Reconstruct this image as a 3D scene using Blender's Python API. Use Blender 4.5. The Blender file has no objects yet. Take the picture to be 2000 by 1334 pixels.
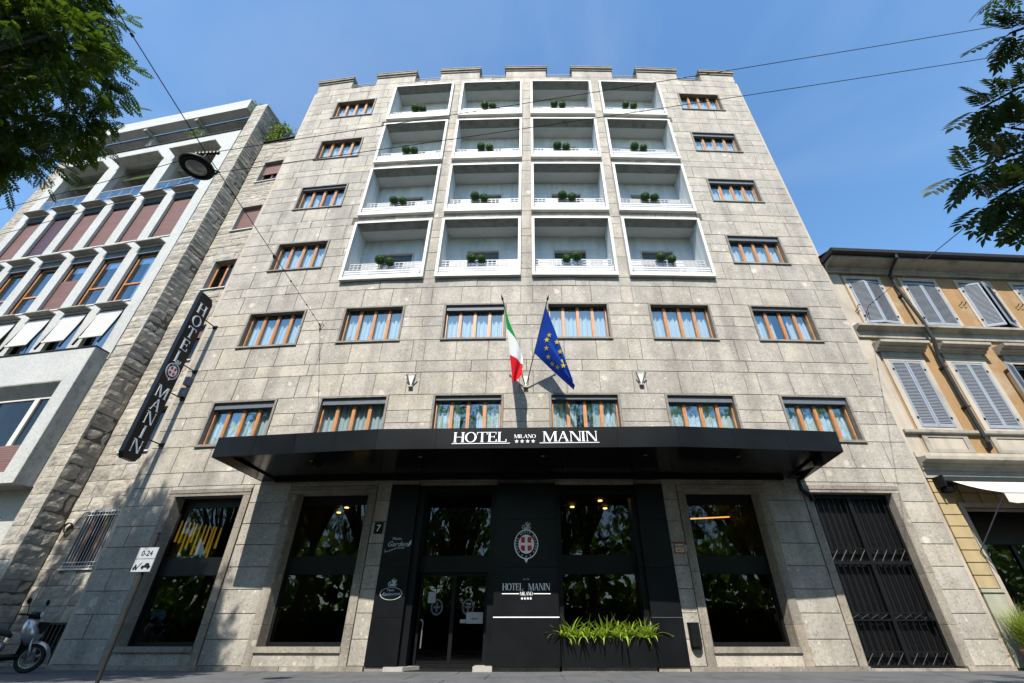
import bpy, bmesh, math, random
import numpy as np
from mathutils import Matrix, Vector
R = math.radians
random.seed(7); rng = np.random.default_rng(7)
S = bpy.context.scene
COL = S.collection

# ------------------------------------------------------------------ camera
CAM_H = 0.62; PITCH = R(33.11)
cd = bpy.data.cameras.new('camera'); cam = bpy.data.objects.new('camera', cd); COL.objects.link(cam)
cam.location = (0, 0, CAM_H); cam.rotation_euler = (R(90) + PITCH, 0, 0)
cd.sensor_width = 36; cd.lens = 889 / 2000 * 36; cd.shift_x = -28 / 2000
cd.clip_start = 0.05; cd.clip_end = 3000
S.camera = cam
# ------------------------------------------------------------------ world and sun
SUN_RAY = Vector((0.34, 2.2, -2.78)).normalized()
SUN_EL = math.asin(-SUN_RAY.z)
w = bpy.data.worlds.new('World'); S.world = w; w.use_nodes = True
nt = w.node_tree; nt.nodes.clear()
sky = nt.nodes.new('ShaderNodeTexSky'); sky.sky_type = 'NISHITA'; sky.sun_disc = False
sky.sun_elevation = SUN_EL; sky.sun_rotation = R(180 + 8.8)
sky.air_density = 1.0; sky.dust_density = 0.4; sky.ozone_density = 1.6
bg = nt.nodes.new('ShaderNodeBackground'); bg.inputs[1].default_value = 0.15
wo = nt.nodes.new('ShaderNodeOutputWorld')
hs = nt.nodes.new('ShaderNodeHueSaturation'); hs.inputs['Hue'].default_value = 0.495; hs.inputs['Saturation'].default_value = 1.16
nt.links.new(sky.outputs[0], hs.inputs['Color'])
# faint high haze all over the sky
tc = nt.nodes.new('ShaderNodeTexCoord'); mpw = nt.nodes.new('ShaderNodeMapping'); mpw.inputs['Scale'].default_value = (1.6, 1.1, 2.6); mpw.inputs['Rotation'].default_value = (0.3, 0.2, 0.5)
nz = nt.nodes.new('ShaderNodeTexNoise'); nz.inputs['Scale'].default_value = 1.5; nz.inputs['Detail'].default_value = 6; nz.inputs['Distortion'].default_value = 0.6
nt.links.new(tc.outputs['Generated'], mpw.inputs[0]); nt.links.new(mpw.outputs[0], nz.inputs['Vector'])
mr = nt.nodes.new('ShaderNodeMapRange'); mr.inputs[1].default_value = 0.42; mr.inputs[2].default_value = 0.78; mr.inputs[4].default_value = 0.16; nt.links.new(nz.outputs[0], mr.inputs[0])
mxw = nt.nodes.new('ShaderNodeMix'); mxw.data_type = 'RGBA'; mxw.inputs[7].default_value = (3.2, 3.5, 3.9, 1)
nt.links.new(mr.outputs[0], mxw.inputs[0]); nt.links.new(hs.outputs[0], mxw.inputs[6]); nt.links.new(mxw.outputs[2], bg.inputs[0]); nt.links.new(bg.outputs[0], wo.inputs[0])
ld = bpy.data.lights.new('sun', 'SUN'); ld.energy = 4.5; ld.angle = R(0.5); ld.color = (1, 0.94, 0.84)
sun = bpy.data.objects.new('sun', ld); COL.objects.link(sun)
sun.rotation_euler = SUN_RAY.to_track_quat('-Z', 'Y').to_euler(); sun.location = (-3, -20, 30)
vs = S.view_settings
vs.view_transform = 'Standard'; vs.look = 'None'; vs.exposure = 0.95; vs.gamma = 1.0; vs.use_curve_mapping = False

# ------------------------------------------------------------------ materials
def M_(name):
    m = bpy.data.materials.new(name); m.use_nodes = True
    n = m.node_tree; n.nodes.clear()
    return m, n
def N(n, t, **kw):
    o = n.nodes.new(t)
    for k, v in kw.items():
        if k in o.inputs.keys(): o.inputs[k].default_value = v
        else: setattr(o, k, v)
    return o
def ramp(n, stops, interp='LINEAR'):
    r = n.nodes.new('ShaderNodeValToRGB'); r.color_ramp.interpolation = interp
    e = r.color_ramp.elements
    while len(e) < len(stops): e.new(0.5)
    for i, (p, c) in enumerate(stops):
        e[i].position = p; e[i].color = (*c, 1) if len(c) == 3 else c
    return r
def g3(v): return (v, v, v)
def mixc(n, fac, a, b, mode='MIX'):
    x = n.nodes.new('ShaderNodeMix'); x.data_type = 'RGBA'; x.blend_type = mode
    for s, val in ((0, fac), (6, a), (7, b)):
        if hasattr(val, 'links') or hasattr(val, 'is_output'): n.links.new(val, x.inputs[s])
        elif s == 0: x.inputs[0].default_value = val
        else: x.inputs[s].default_value = (*val, 1)
    return x.outputs[2]
def out(n, sh):
    o = n.nodes.new('ShaderNodeOutputMaterial'); n.links.new(sh, o.inputs[0])
def coords(n, world=True, rand=True):
    """world or object position shifted per object / per island so pieces do not repeat"""
    if world: p = N(n, 'ShaderNodeNewGeometry').outputs['Position']
    else: p = N(n, 'ShaderNodeTexCoord').outputs['Object']
    if not rand: return p, None
    g = N(n, 'ShaderNodeNewGeometry'); oi = N(n, 'ShaderNodeObjectInfo')
    a = N(n, 'ShaderNodeMath', operation='ADD'); n.links.new(g.outputs['Random Per Island'], a.inputs[0]); n.links.new(oi.outputs['Random'], a.inputs[1])
    fr = N(n, 'ShaderNodeMath', operation='FRACT'); n.links.new(a.outputs[0], fr.inputs[0])
    sc = N(n, 'ShaderNodeVectorMath', operation='SCALE'); sc.inputs[0].default_value = (31, 17, 23); n.links.new(fr.outputs[0], sc.inputs['Scale'])
    ad = N(n, 'ShaderNodeVectorMath', operation='ADD'); n.links.new(p, ad.inputs[0]); n.links.new(sc.outputs[0], ad.inputs[1])
    return ad.outputs[0], fr.outputs[0]
def noise(n, vec, scale, detail=4, rough=0.55):
    t = N(n, 'ShaderNodeTexNoise', Scale=scale, Detail=detail, Roughness=rough)
    n.links.new(vec, t.inputs['Vector']); return t.outputs[0]
def bump(n, h, strength=0.3, dist=0.01):
    b = N(n, 'ShaderNodeBump', Strength=strength, Distance=dist); n.links.new(h, b.inputs['Height']); return b.outputs[0]

def simple(name, col, rough=0.6, metal=0.0, var=0.12, scale=6.0, bstr=0.0, bscale=40.0, spec=0.5, world=False, k=0.76):
    m, n = M_(name); col = tuple(c * k for c in col)
    v, rnd = coords(n, world)
    f = noise(n, v, scale)
    r = ramp(n, [(0.3, tuple(max(0, c * (1 - var)) for c in col)), (0.7, tuple(min(1, c * (1 + var)) for c in col))])
    n.links.new(f, r.inputs[0])
    b = N(n, 'ShaderNodeBsdfPrincipled', Roughness=rough, Metallic=metal); b.inputs['Specular IOR Level'].default_value = spec
    n.links.new(r.outputs[0], b.inputs['Base Color'])
    if bstr: n.links.new(bump(n, noise(n, v, bscale), bstr), b.inputs['Normal'])
    out(n, b.outputs[0]); return m

def ceppo(name, light, dark, warm, k=1.0):
    """grey-beige conglomerate: tone per block, cloudy patches, pale pebbles, dark pores, rain streaks"""
    m, n = M_(name)
    v, rnd = coords(n)
    base = ramp(n, [(0.0, dark), (0.42, tuple((a + b) / 2 for a, b in zip(light, dark))), (0.75, light), (1.0, warm)])
    n.links.new(rnd, base.inputs[0])
    cl = ramp(n, [(0.3, g3(0.80)), (0.72, g3(1.16))]); n.links.new(noise(n, v, 1.7, 5), cl.inputs[0])
    c = mixc(n, 1.0, base.outputs[0], cl.outputs[0], 'MULTIPLY')
    fine = ramp(n, [(0.3, g3(0.70)), (0.5, g3(1.0)), (0.72, g3(1.24))]); n.links.new(noise(n, v, 13, 8, 0.78), fine.inputs[0])
    c = mixc(n, 0.85, c, fine.outputs[0], 'MULTIPLY')
    # pebbles
    vo = N(n, 'ShaderNodeTexVoronoi', Scale=7.5 * k); n.links.new(v, vo.inputs['Vector'])
    dn = N(n, 'ShaderNodeMath', operation='ADD'); n.links.new(vo.outputs['Distance'], dn.inputs[0])
    nn = N(n, 'ShaderNodeMath', operation='MULTIPLY'); n.links.new(noise(n, v, 12, 3), nn.inputs[0]); nn.inputs[1].default_value = 0.35
    n.links.new(nn.outputs[0], dn.inputs[1])
    peb = ramp(n, [(0.33, g3(1)), (0.42, g3(0))]); n.links.new(dn.outputs[0], peb.inputs[0])
    sel = N(n, 'ShaderNodeSeparateColor'); n.links.new(vo.outputs['Color'], sel.inputs[0])
    th = N(n, 'ShaderNodeMath', operation='GREATER_THAN'); n.links.new(sel.outputs[0], th.inputs[0]); th.inputs[1].default_value = 0.7
    pm = N(n, 'ShaderNodeMath', operation='MULTIPLY'); n.links.new(peb.outputs[0], pm.inputs[0]); n.links.new(th.outputs[0], pm.inputs[1])
    pm2 = N(n, 'ShaderNodeMath', operation='MULTIPLY'); n.links.new(pm.outputs[0], pm2.inputs[0]); pm2.inputs[1].default_value = 0.48
    c = mixc(n, pm2.outputs[0], c, tuple(min(0.8, x * 1.75) for x in light))
    # big rare pale clasts
    vb = N(n, 'ShaderNodeTexVoronoi', Scale=1.9 * k); n.links.new(v, vb.inputs['Vector'])
    db = N(n, 'ShaderNodeMath', operation='ADD'); n.links.new(vb.outputs['Distance'], db.inputs[0])
    nb = N(n, 'ShaderNodeMath', operation='MULTIPLY'); n.links.new(noise(n, v, 6, 3), nb.inputs[0]); nb.inputs[1].default_value = 0.45
    n.links.new(nb.outputs[0], db.inputs[1])
    pb = ramp(n, [(0.40, g3(1)), (0.43, g3(0))]); n.links.new(db.outputs[0], pb.inputs[0])
    sb = N(n, 'ShaderNodeSeparateColor'); n.links.new(vb.outputs['Color'], sb.inputs[0])
    tb = N(n, 'ShaderNodeMath', operation='GREATER_THAN'); n.links.new(sb.outputs[1], tb.inputs[0]); tb.inputs[1].default_value = 0.80
    pb2 = N(n, 'ShaderNodeMath', operation='MULTIPLY'); n.links.new(pb.outputs[0], pb2.inputs[0]); n.links.new(tb.outputs[0], pb2.inputs[1])
    pb3 = N(n, 'ShaderNodeMath', operation='MULTIPLY'); n.links.new(pb2.outputs[0], pb3.inputs[0]); pb3.inputs[1].default_value = 0.6
    c = mixc(n, pb3.outputs[0], c, tuple(min(0.8, x * 1.6) for x in light))
    # pores
    po = ramp(n, [(0.32, g3(0.35)), (0.42, g3(1))]); n.links.new(noise(n, v, 24, 3), po.inputs[0])
    c = mixc(n, 0.7, c, po.outputs[0], 'MULTIPLY')
    # vertical weathering streaks, same on neighbouring blocks
    gp = N(n, 'ShaderNodeNewGeometry'); mp = N(n, 'ShaderNodeMapping'); mp.inputs['Scale'].default_value = (2.2, 2.2, 0.16)
    n.links.new(gp.outputs['Position'], mp.inputs[0])
    st = ramp(n, [(0.34, g3(0.70)), (0.58, g3(1.04))]); n.links.new(noise(n, mp.outputs[0], 1.0, 5), st.inputs[0])
    c = mixc(n, 0.75, c, st.outputs[0], 'MULTIPLY')
    b = N(n, 'ShaderNodeBsdfPrincipled', Roughness=0.82); b.inputs['Specular IOR Level'].default_value = 0.3
    n.links.new(c, b.inputs['Base Color'])
    n.links.new(bump(n, noise(n, v, 45, 5, 0.7), 0.35, 0.006), b.inputs['Normal'])
    out(n, b.outputs[0]); return m

def rough_stone(name, cols, bscale=9, bst=0.8, k=0.78):
    m, n = M_(name); cols = [tuple(x * k for x in c) for c in cols]
    v, rnd = coords(n)
    base = ramp(n, [(i / (len(cols) - 1), c) for i, c in enumerate(cols)]); n.links.new(rnd, base.inputs[0])
    cl = ramp(n, [(0.28, g3(0.62)), (0.5, g3(0.98)), (0.75, g3(1.25))]); n.links.new(noise(n, v, 3.4, 7, 0.65), cl.inputs[0])
    c = mixc(n, 1.0, base.outputs[0], cl.outputs[0], 'MULTIPLY')
    mp = N(n, 'ShaderNodeMapping'); mp.inputs['Scale'].default_value = (1, 1, 6); n.links.new(v, mp.inputs[0])
    vein = ramp(n, [(0.35, g3(0.75)), (0.6, g3(1.1))]); n.links.new(noise(n, mp.outputs[0], 3.0, 5), vein.inputs[0])
    c = mixc(n, 0.7, c, vein.outputs[0], 'MULTIPLY')
    b = N(n, 'ShaderNodeBsdfPrincipled', Roughness=0.85); b.inputs['Specular IOR Level'].default_value = 0.25
    n.links.new(c, b.inputs['Base Color'])
    n.links.new(bump(n, noise(n, v, bscale, 8, 0.65), bst, 0.05), b.inputs['Normal'])
    out(n, b.outputs[0]); return m

def plaster(name, col, patch, var=0.15, scale=0.9, fine=30, k=0.76):
    m, n = M_(name); col = tuple(c * k for c in col); patch = tuple(c * k for c in patch)
    v, _ = coords(n, True, False)
    r = ramp(n, [(0.30, patch), (0.48, col), (0.75, tuple(min(1, c * (1 + var)) for c in col))]); n.links.new(noise(n, v, scale, 7, 0.62), r.inputs[0])
    mp = N(n, 'ShaderNodeMapping'); mp.inputs['Scale'].default_value = (3, 3, 0.35); n.links.new(v, mp.inputs[0])
    st = ramp(n, [(0.33, g3(0.8)), (0.6, g3(1.03))]); n.links.new(noise(n, mp.outputs[0], 1.4, 5), st.inputs[0])
    c = mixc(n, 0.7, r.outputs[0], st.outputs[0], 'MULTIPLY')
    f = ramp(n, [(0.3, g3(0.9)), (0.7, g3(1.06))]); n.links.new(noise(n, v, fine, 4), f.inputs[0])
    c = mixc(n, 0.8, c, f.outputs[0], 'MULTIPLY')
    b = N(n, 'ShaderNodeBsdfPrincipled', Roughness=0.88); b.inputs['Specular IOR Level'].default_value = 0.2
    n.links.new(c, b.inputs['Base Color']); n.links.new(bump(n, noise(n, v, fine * 1.5, 4), 0.25, 0.006), b.inputs['Normal'])
    out(n, b.outputs[0]); return m

def mosaic(name, col, k=0.8):
    m, n = M_(name); col = tuple(c * k for c in col)
    v, _ = coords(n, True, False)
    r = ramp(n, [(0.3, tuple(c * 0.86 for c in col)), (0.7, col)]); n.links.new(noise(n, v, 0.8, 6), r.inputs[0])
    vo = N(n, 'ShaderNodeTexVoronoi', Scale=26.0); n.links.new(v, vo.inputs['Vector'])
    s = N(n, 'ShaderNodeSeparateColor'); n.links.new(vo.outputs['Color'], s.inputs[0])
    f = ramp(n, [(0.0, g3(0.78)), (1.0, g3(1.08))]); n.links.new(s.outputs[0], f.inputs[0])
    c = mixc(n, 0.8, r.outputs[0], f.outputs[0], 'MULTIPLY')
    b = N(n, 'ShaderNodeBsdfPrincipled', Roughness=0.6); n.links.new(c, b.inputs['Base Color'])
    n.links.new(bump(n, vo.outputs['Distance'], 0.3, 0.004), b.inputs['Normal'])
    out(n, b.outputs[0]); return m

def glass(name, tint=(0.75, 0.82, 0.82), ior=1.75, gain=1.0, coat=(0.97, 0.98, 1)):
    m, n = M_(name)
    fr = N(n, 'ShaderNodeFresnel', IOR=ior)
    gb = N(n, 'ShaderNodeNewGeometry'); io = N(n, 'ShaderNodeMapRange'); n.links.new(gb.outputs['Backfacing'], io.inputs[0])   # thin pane: same reflectance from both sides
    io.inputs[3].default_value = ior; io.inputs[4].default_value = 1 / ior; n.links.new(io.outputs[0], fr.inputs['IOR'])
    ml = N(n, 'ShaderNodeMath', operation='MULTIPLY'); ml.use_clamp = True; n.links.new(fr.outputs[0], ml.inputs[0]); ml.inputs[1].default_value = gain
    tr = N(n, 'ShaderNodeBsdfTransparent'); tr.inputs[0].default_value = (*tint, 1)
    gl = N(n, 'ShaderNodeBsdfGlossy', Roughness=0.0); gl.inputs[0].default_value = (*coat, 1)
    v, _ = coords(n, True, False)
    n.links.new(bump(n, noise(n, v, 1.3, 1), 0.06, 0.02), gl.inputs['Normal'])
    mx = N(n, 'ShaderNodeMixShader'); n.links.new(ml.outputs[0], mx.inputs[0]); n.links.new(tr.outputs[0], mx.inputs[1]); n.links.new(gl.outputs[0], mx.inputs[2])
    out(n, mx.outputs[0]); return m

def emit(name, col, strength):
    m, n = M_(name)
    v, _ = coords(n, False, False)
    r = ramp(n, [(0.3, tuple(c * 0.8 for c in col)), (0.7, col)]); n.links.new(noise(n, v, 3), r.inputs[0])
    e = N(n, 'ShaderNodeEmission', Strength=strength); n.links.new(r.outputs[0], e.inputs[0]); out(n, e.outputs[0]); return m

def leafmat(name, c1, c2, trans, tfac=0.45, rough=0.45):
    m, n = M_(name)
    g = N(n, 'ShaderNodeNewGeometry'); oi = N(n, 'ShaderNodeObjectInfo')
    a = N(n, 'ShaderNodeMath', operation='ADD'); n.links.new(g.outputs['Random Per Island'], a.inputs[0]); n.links.new(oi.outputs['Random'], a.inputs[1])
    fr = N(n, 'ShaderNodeMath', operation='FRACT'); n.links.new(a.outputs[0], fr.inputs[0])
    r = ramp(n, [(0, c1), (1, c2)]); n.links.new(fr.outputs[0], r.inputs[0])
    b = N(n, 'ShaderNodeBsdfPrincipled', Roughness=rough); b.inputs['Specular IOR Level'].default_value = 0.2; n.links.new(r.outputs[0], b.inputs['Base Color'])
    t = N(n, 'ShaderNodeBsdfTranslucent'); t.inputs[0].default_value = (*trans, 1)
    mx = N(n, 'ShaderNodeMixShader', Fac=tfac); n.links.new(b.outputs[0], mx.inputs[1]); n.links.new(t.outputs[0], mx.inputs[2])
    out(n, mx.outputs[0]); return m

MT = {}
MT['ceppo'] = ceppo('ceppo_stone', (0.365, 0.335, 0.290), (0.325, 0.301, 0.266), (0.375, 0.338, 0.284))
MT['ceppo_trim'] = ceppo('ceppo_trim', (0.27, 0.24, 0.20), (0.20, 0.18, 0.155), (0.28, 0.24, 0.19), 1.6)
MT['surround'] = simple('window_surround_stone', (0.23, 0.21, 0.18), 0.8, var=0.25, scale=9, bstr=0.2)
MT['mortar'] = simple('mortar', (0.12, 0.107, 0.088), 0.95, var=0.3, scale=5, world=True)
MT['white_frame'] = simple('white_painted_stone', (0.82, 0.81, 0.77), 0.6, var=0.09, scale=2.5, bstr=0.1, k=0.62)
MT['marble'] = plaster('pale_marble', (0.60, 0.64, 0.66), (0.52, 0.56, 0.585), 0.06, 1.6, 30, 1.0)
MT['ceiling'] = simple('loggia_plaster', (0.78, 0.77, 0.74), 0.9, var=0.06, scale=1.5)
MT['lintel'] = plaster('lintel_concrete', (0.34, 0.33, 0.30), (0.22, 0.21, 0.19), scale=2.5)
MT['white_metal'] = simple('white_painted_metal', (0.83, 0.84, 0.86), 0.5, var=0.05, k=0.56)
MT['wood'] = simple('orange_brown_wood', (0.52, 0.225, 0.08), 0.45, var=0.22, scale=5, bstr=0.1)
MT['wood_dark'] = simple('dark_wood', (0.13, 0.05, 0.025), 0.5, var=0.25)
MT['grey_metal'] = simple('grey_roller_box', (0.13, 0.15, 0.175), 0.55, 0.0, spec=0.3)
MT['dark_metal'] = simple('dark_painted_metal', (0.007, 0.0073, 0.0085), 0.45, 0.0, var=0.3, spec=0.2)
MT['black_clad'] = simple('black_metal_cladding', (0.007, 0.008, 0.010), 0.33, 0.0, var=0.35, scale=1.3, spec=0.22)
MT['black_gloss'] = simple('black_satin_soffit', (0.006, 0.006, 0.007), 0.2, 0.0, var=0.4, scale=1.0, spec=0.35)
MT['letters'] = simple('white_lettering', (0.86, 0.87, 0.9), 0.4, var=0.04, k=0.95)
MT['logo'] = simple('pale_logo_print', (0.55, 0.66, 0.72), 0.45, var=0.08)
MT['red'] = simple('red_enamel', (0.5, 0.012, 0.02), 0.4, var=0.1, k=1)
MT['blue'] = simple('blue_enamel', (0.05, 0.16, 0.55), 0.4, var=0.1)
MT['glass'] = glass('window_glass', (0.80, 0.88, 0.90), 2.0, 2.0, (0.72, 0.94, 1.0))
MT['glass_pale'] = glass('flat_glass', (0.55, 0.6, 0.62), 1.9, 1.6, (0.80, 0.92, 1.0))
MT['glass_dark'] = glass('lobby_glass', (0.5, 0.52, 0.52), 1.65, 0.72)
MT['glass_rail'] = glass('terrace_glass', (0.62, 0.80, 0.88), 1.9, 1.3)
MT['curtain'] = simple('white_curtain', (0.52, 0.555, 0.57), 0.9, var=0.05, scale=1.5, k=1)
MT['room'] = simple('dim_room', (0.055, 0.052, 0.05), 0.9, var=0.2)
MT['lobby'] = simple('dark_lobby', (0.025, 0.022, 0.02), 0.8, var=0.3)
MT['lamp_warm'] = emit('lit_warm_lamp', (1.0, 0.62, 0.16), 2.2)
MT['glow_yellow'] = emit('yellow_slat_glow', (0.85, 0.52, 0.04), 0.2)  # emission stands in for downlight on the lobby slats
MT['lamp_orange'] = emit('lit_orange_strip', (1.0, 0.40, 0.08), 1.5)
MT['rough'] = rough_stone('rough_grey_stone', [(0.36, 0.335, 0.295), (0.47, 0.44, 0.385), (0.43, 0.385, 0.32), (0.54, 0.51, 0.45)])
MT['rough_dark'] = rough_stone('rough_serizzo', [(0.20, 0.185, 0.165), (0.30, 0.275, 0.245), (0.25, 0.21, 0.165), (0.34, 0.32, 0.285)])
MT['white_render'] = mosaic('white_mosaic_facade', (0.54, 0.54, 0.515))
MT['concrete'] = plaster('grey_concrete', (0.40, 0.395, 0.37), (0.28, 0.275, 0.26), scale=1.6)
MT['concrete_dark'] = plaster('dark_grey_mosaic', (0.40, 0.425, 0.41), (0.26, 0.28, 0.27), scale=6)
MT['shutter_brown'] = simple('brown_roller_shutter', (0.20, 0.10, 0.082), 0.55, var=0.16, scale=1.2)
MT['shutter_plum'] = simple('plum_roller_shutter', (0.085, 0.045, 0.06), 0.5, var=0.18, scale=1.4)
MT['shutter_white'] = simple('pale_roller_shutter', (0.62, 0.60, 0.58), 0.6, var=0.06)
MT['green_awn'] = simple('green_awning_hem', (0.30, 0.36, 0.10), 0.8, var=0.2)
MT['ochre'] = plaster('ochre_plaster', (0.385, 0.24, 0.115), (0.48, 0.365, 0.25), 0.16, 1.2)
MT['cream'] = plaster('cream_plaster', (0.53, 0.465, 0.385), (0.42, 0.36, 0.29), 0.1, 0.9)
MT['cornice'] = plaster('stucco_cornice', (0.40, 0.37, 0.315), (0.20, 0.185, 0.16), 0.12, 1.3)
MT['ashlar'] = plaster('yellow_ashlar_stucco', (0.47, 0.37, 0.21), (0.36, 0.29, 0.17), 0.12, 1.4)
MT['plinth_green'] = plaster('pale_green_plinth', (0.40, 0.40, 0.31), (0.30, 0.30, 0.24), 0.1, 1.5)
MT['shutter_blue'] = simple('grey_blue_louvre_shutter', (0.30, 0.345, 0.41), 0.55, var=0.08, scale=3)
MT['shutter_slat'] = simple('grey_blue_louvre_slat', (0.225, 0.245, 0.285), 0.6, var=0.1, scale=3)
MT['gutter'] = simple('dark_brown_gutter', (0.02, 0.018, 0.017), 0.6, 0.0, var=0.3, spec=0.25)
MT['pipe'] = simple('dark_green_drainpipe', (0.022, 0.027, 0.025), 0.5, 0.0, var=0.25, spec=0.3)
MT['canvas'] = simple('cream_awning_canvas', (0.66, 0.63, 0.57), 0.9, var=0.07, scale=2)
MT['silver'] = simple('silver_paint', (0.60, 0.60, 0.64), 0.28, 0.75, var=0.06)
MT['alloy'] = simple('pale_alloy', (0.66, 0.65, 0.60), 0.35, 0.7, var=0.08)
MT['rubber'] = simple('black_rubber', (0.018, 0.018, 0.018), 0.75, var=0.25)
MT['plastic'] = simple('black_plastic', (0.007, 0.007, 0.008), 0.5, var=0.2, spec=0.25)
MT['lens'] = simple('lamp_lens', (0.55, 0.56, 0.56), 0.15, 0.2, var=0.08)
MT['pavement'] = plaster('grey_pavement', (0.125, 0.127, 0.133), (0.085, 0.087, 0.092), 0.2, 1.1, 60)
MT['asphalt'] = plaster('asphalt', (0.055, 0.056, 0.06), (0.04, 0.041, 0.043), 0.2, 1.2, 70)
MT['kerb'] = simple('granite_kerb', (0.33, 0.32, 0.31), 0.8, var=0.2, scale=30, world=True)
MT['marble_step'] = simple('pale_stone_step', (0.40, 0.385, 0.35), 0.6, var=0.1, scale=7)
MT['leaf_shade'] = leafmat('ash_leaf', (0.014, 0.036, 0.006), (0.042, 0.085, 0.012), (0.11, 0.19, 0.012), 0.30)
MT['leaf_park'] = leafmat('park_leaf', (0.03, 0.07, 0.012), (0.08, 0.14, 0.02), (0.26, 0.40, 0.05), 0.5)
MT['leaf_dark'] = leafmat('ash_leaf_near', (0.022, 0.045, 0.014), (0.045, 0.085, 0.02), (0.07, 0.12, 0.02), 0.25)
MT['leaf_box'] = leafmat('boxwood_leaf', (0.022, 0.06, 0.012), (0.05, 0.115, 0.02), (0.06, 0.12, 0.02), 0.2)
MT['leaf_strap'] = leafmat('strap_leaf', (0.16, 0.27, 0.025), (0.34, 0.42, 0.06), (0.38, 0.50, 0.05), 0.35)
MT['leaf_ivy'] = leafmat('creeper_leaf', (0.05, 0.10, 0.02), (0.14, 0.19, 0.035), (0.2, 0.28, 0.04), 0.35)
MT['leaf_grass'] = leafmat('bamboo_grass_leaf', (0.13, 0.19, 0.03), (0.30, 0.33, 0.07), (0.32, 0.40, 0.06), 0.4)
MT['bark'] = rough_stone('bark', [(0.06, 0.05, 0.04), (0.10, 0.085, 0.065)], 14, 0.9)
MT['soil'] = simple('soil', (0.04, 0.03, 0.02), 0.95, var=0.4, scale=20)
MT['cable'] = simple('black_cable', (0.02, 0.02, 0.022), 0.6, var=0.2)
MT['insul'] = simple('brown_insulator', (0.12, 0.045, 0.03), 0.35, var=0.2)
MT['flag_g'] = leafmat('flag_green', (0.0, 0.27, 0.045), (0.0, 0.30, 0.05), (0.02, 0.35, 0.06), 0.3, 0.8)
MT['flag_w'] = leafmat('flag_white', (0.80, 0.80, 0.80), (0.82, 0.82, 0.82), (0.7, 0.7, 0.68), 0.3, 0.8)
MT['flag_r'] = leafmat('flag_red', (0.60, 0.006, 0.016), (0.62, 0.008, 0.02), (0.6, 0.01, 0.02), 0.3, 0.8)
MT['flag_b'] = leafmat('flag_blue', (0.008, 0.05, 0.36), (0.01, 0.055, 0.40), (0.01, 0.07, 0.5), 0.3, 0.8)
MT['flag_y'] = leafmat('flag_yellow', (0.80, 0.60, 0.0), (0.82, 0.62, 0.0), (0.8, 0.6, 0.0), 0.2, 0.8)
MT['tile'] = simple('glazed_tile', (0.62, 0.55, 0.38), 0.3, var=0.1, scale=20)
MT['signw'] = simple('sign_face_white', (0.45, 0.48, 0.51), 0.4, var=0.05)

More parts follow.
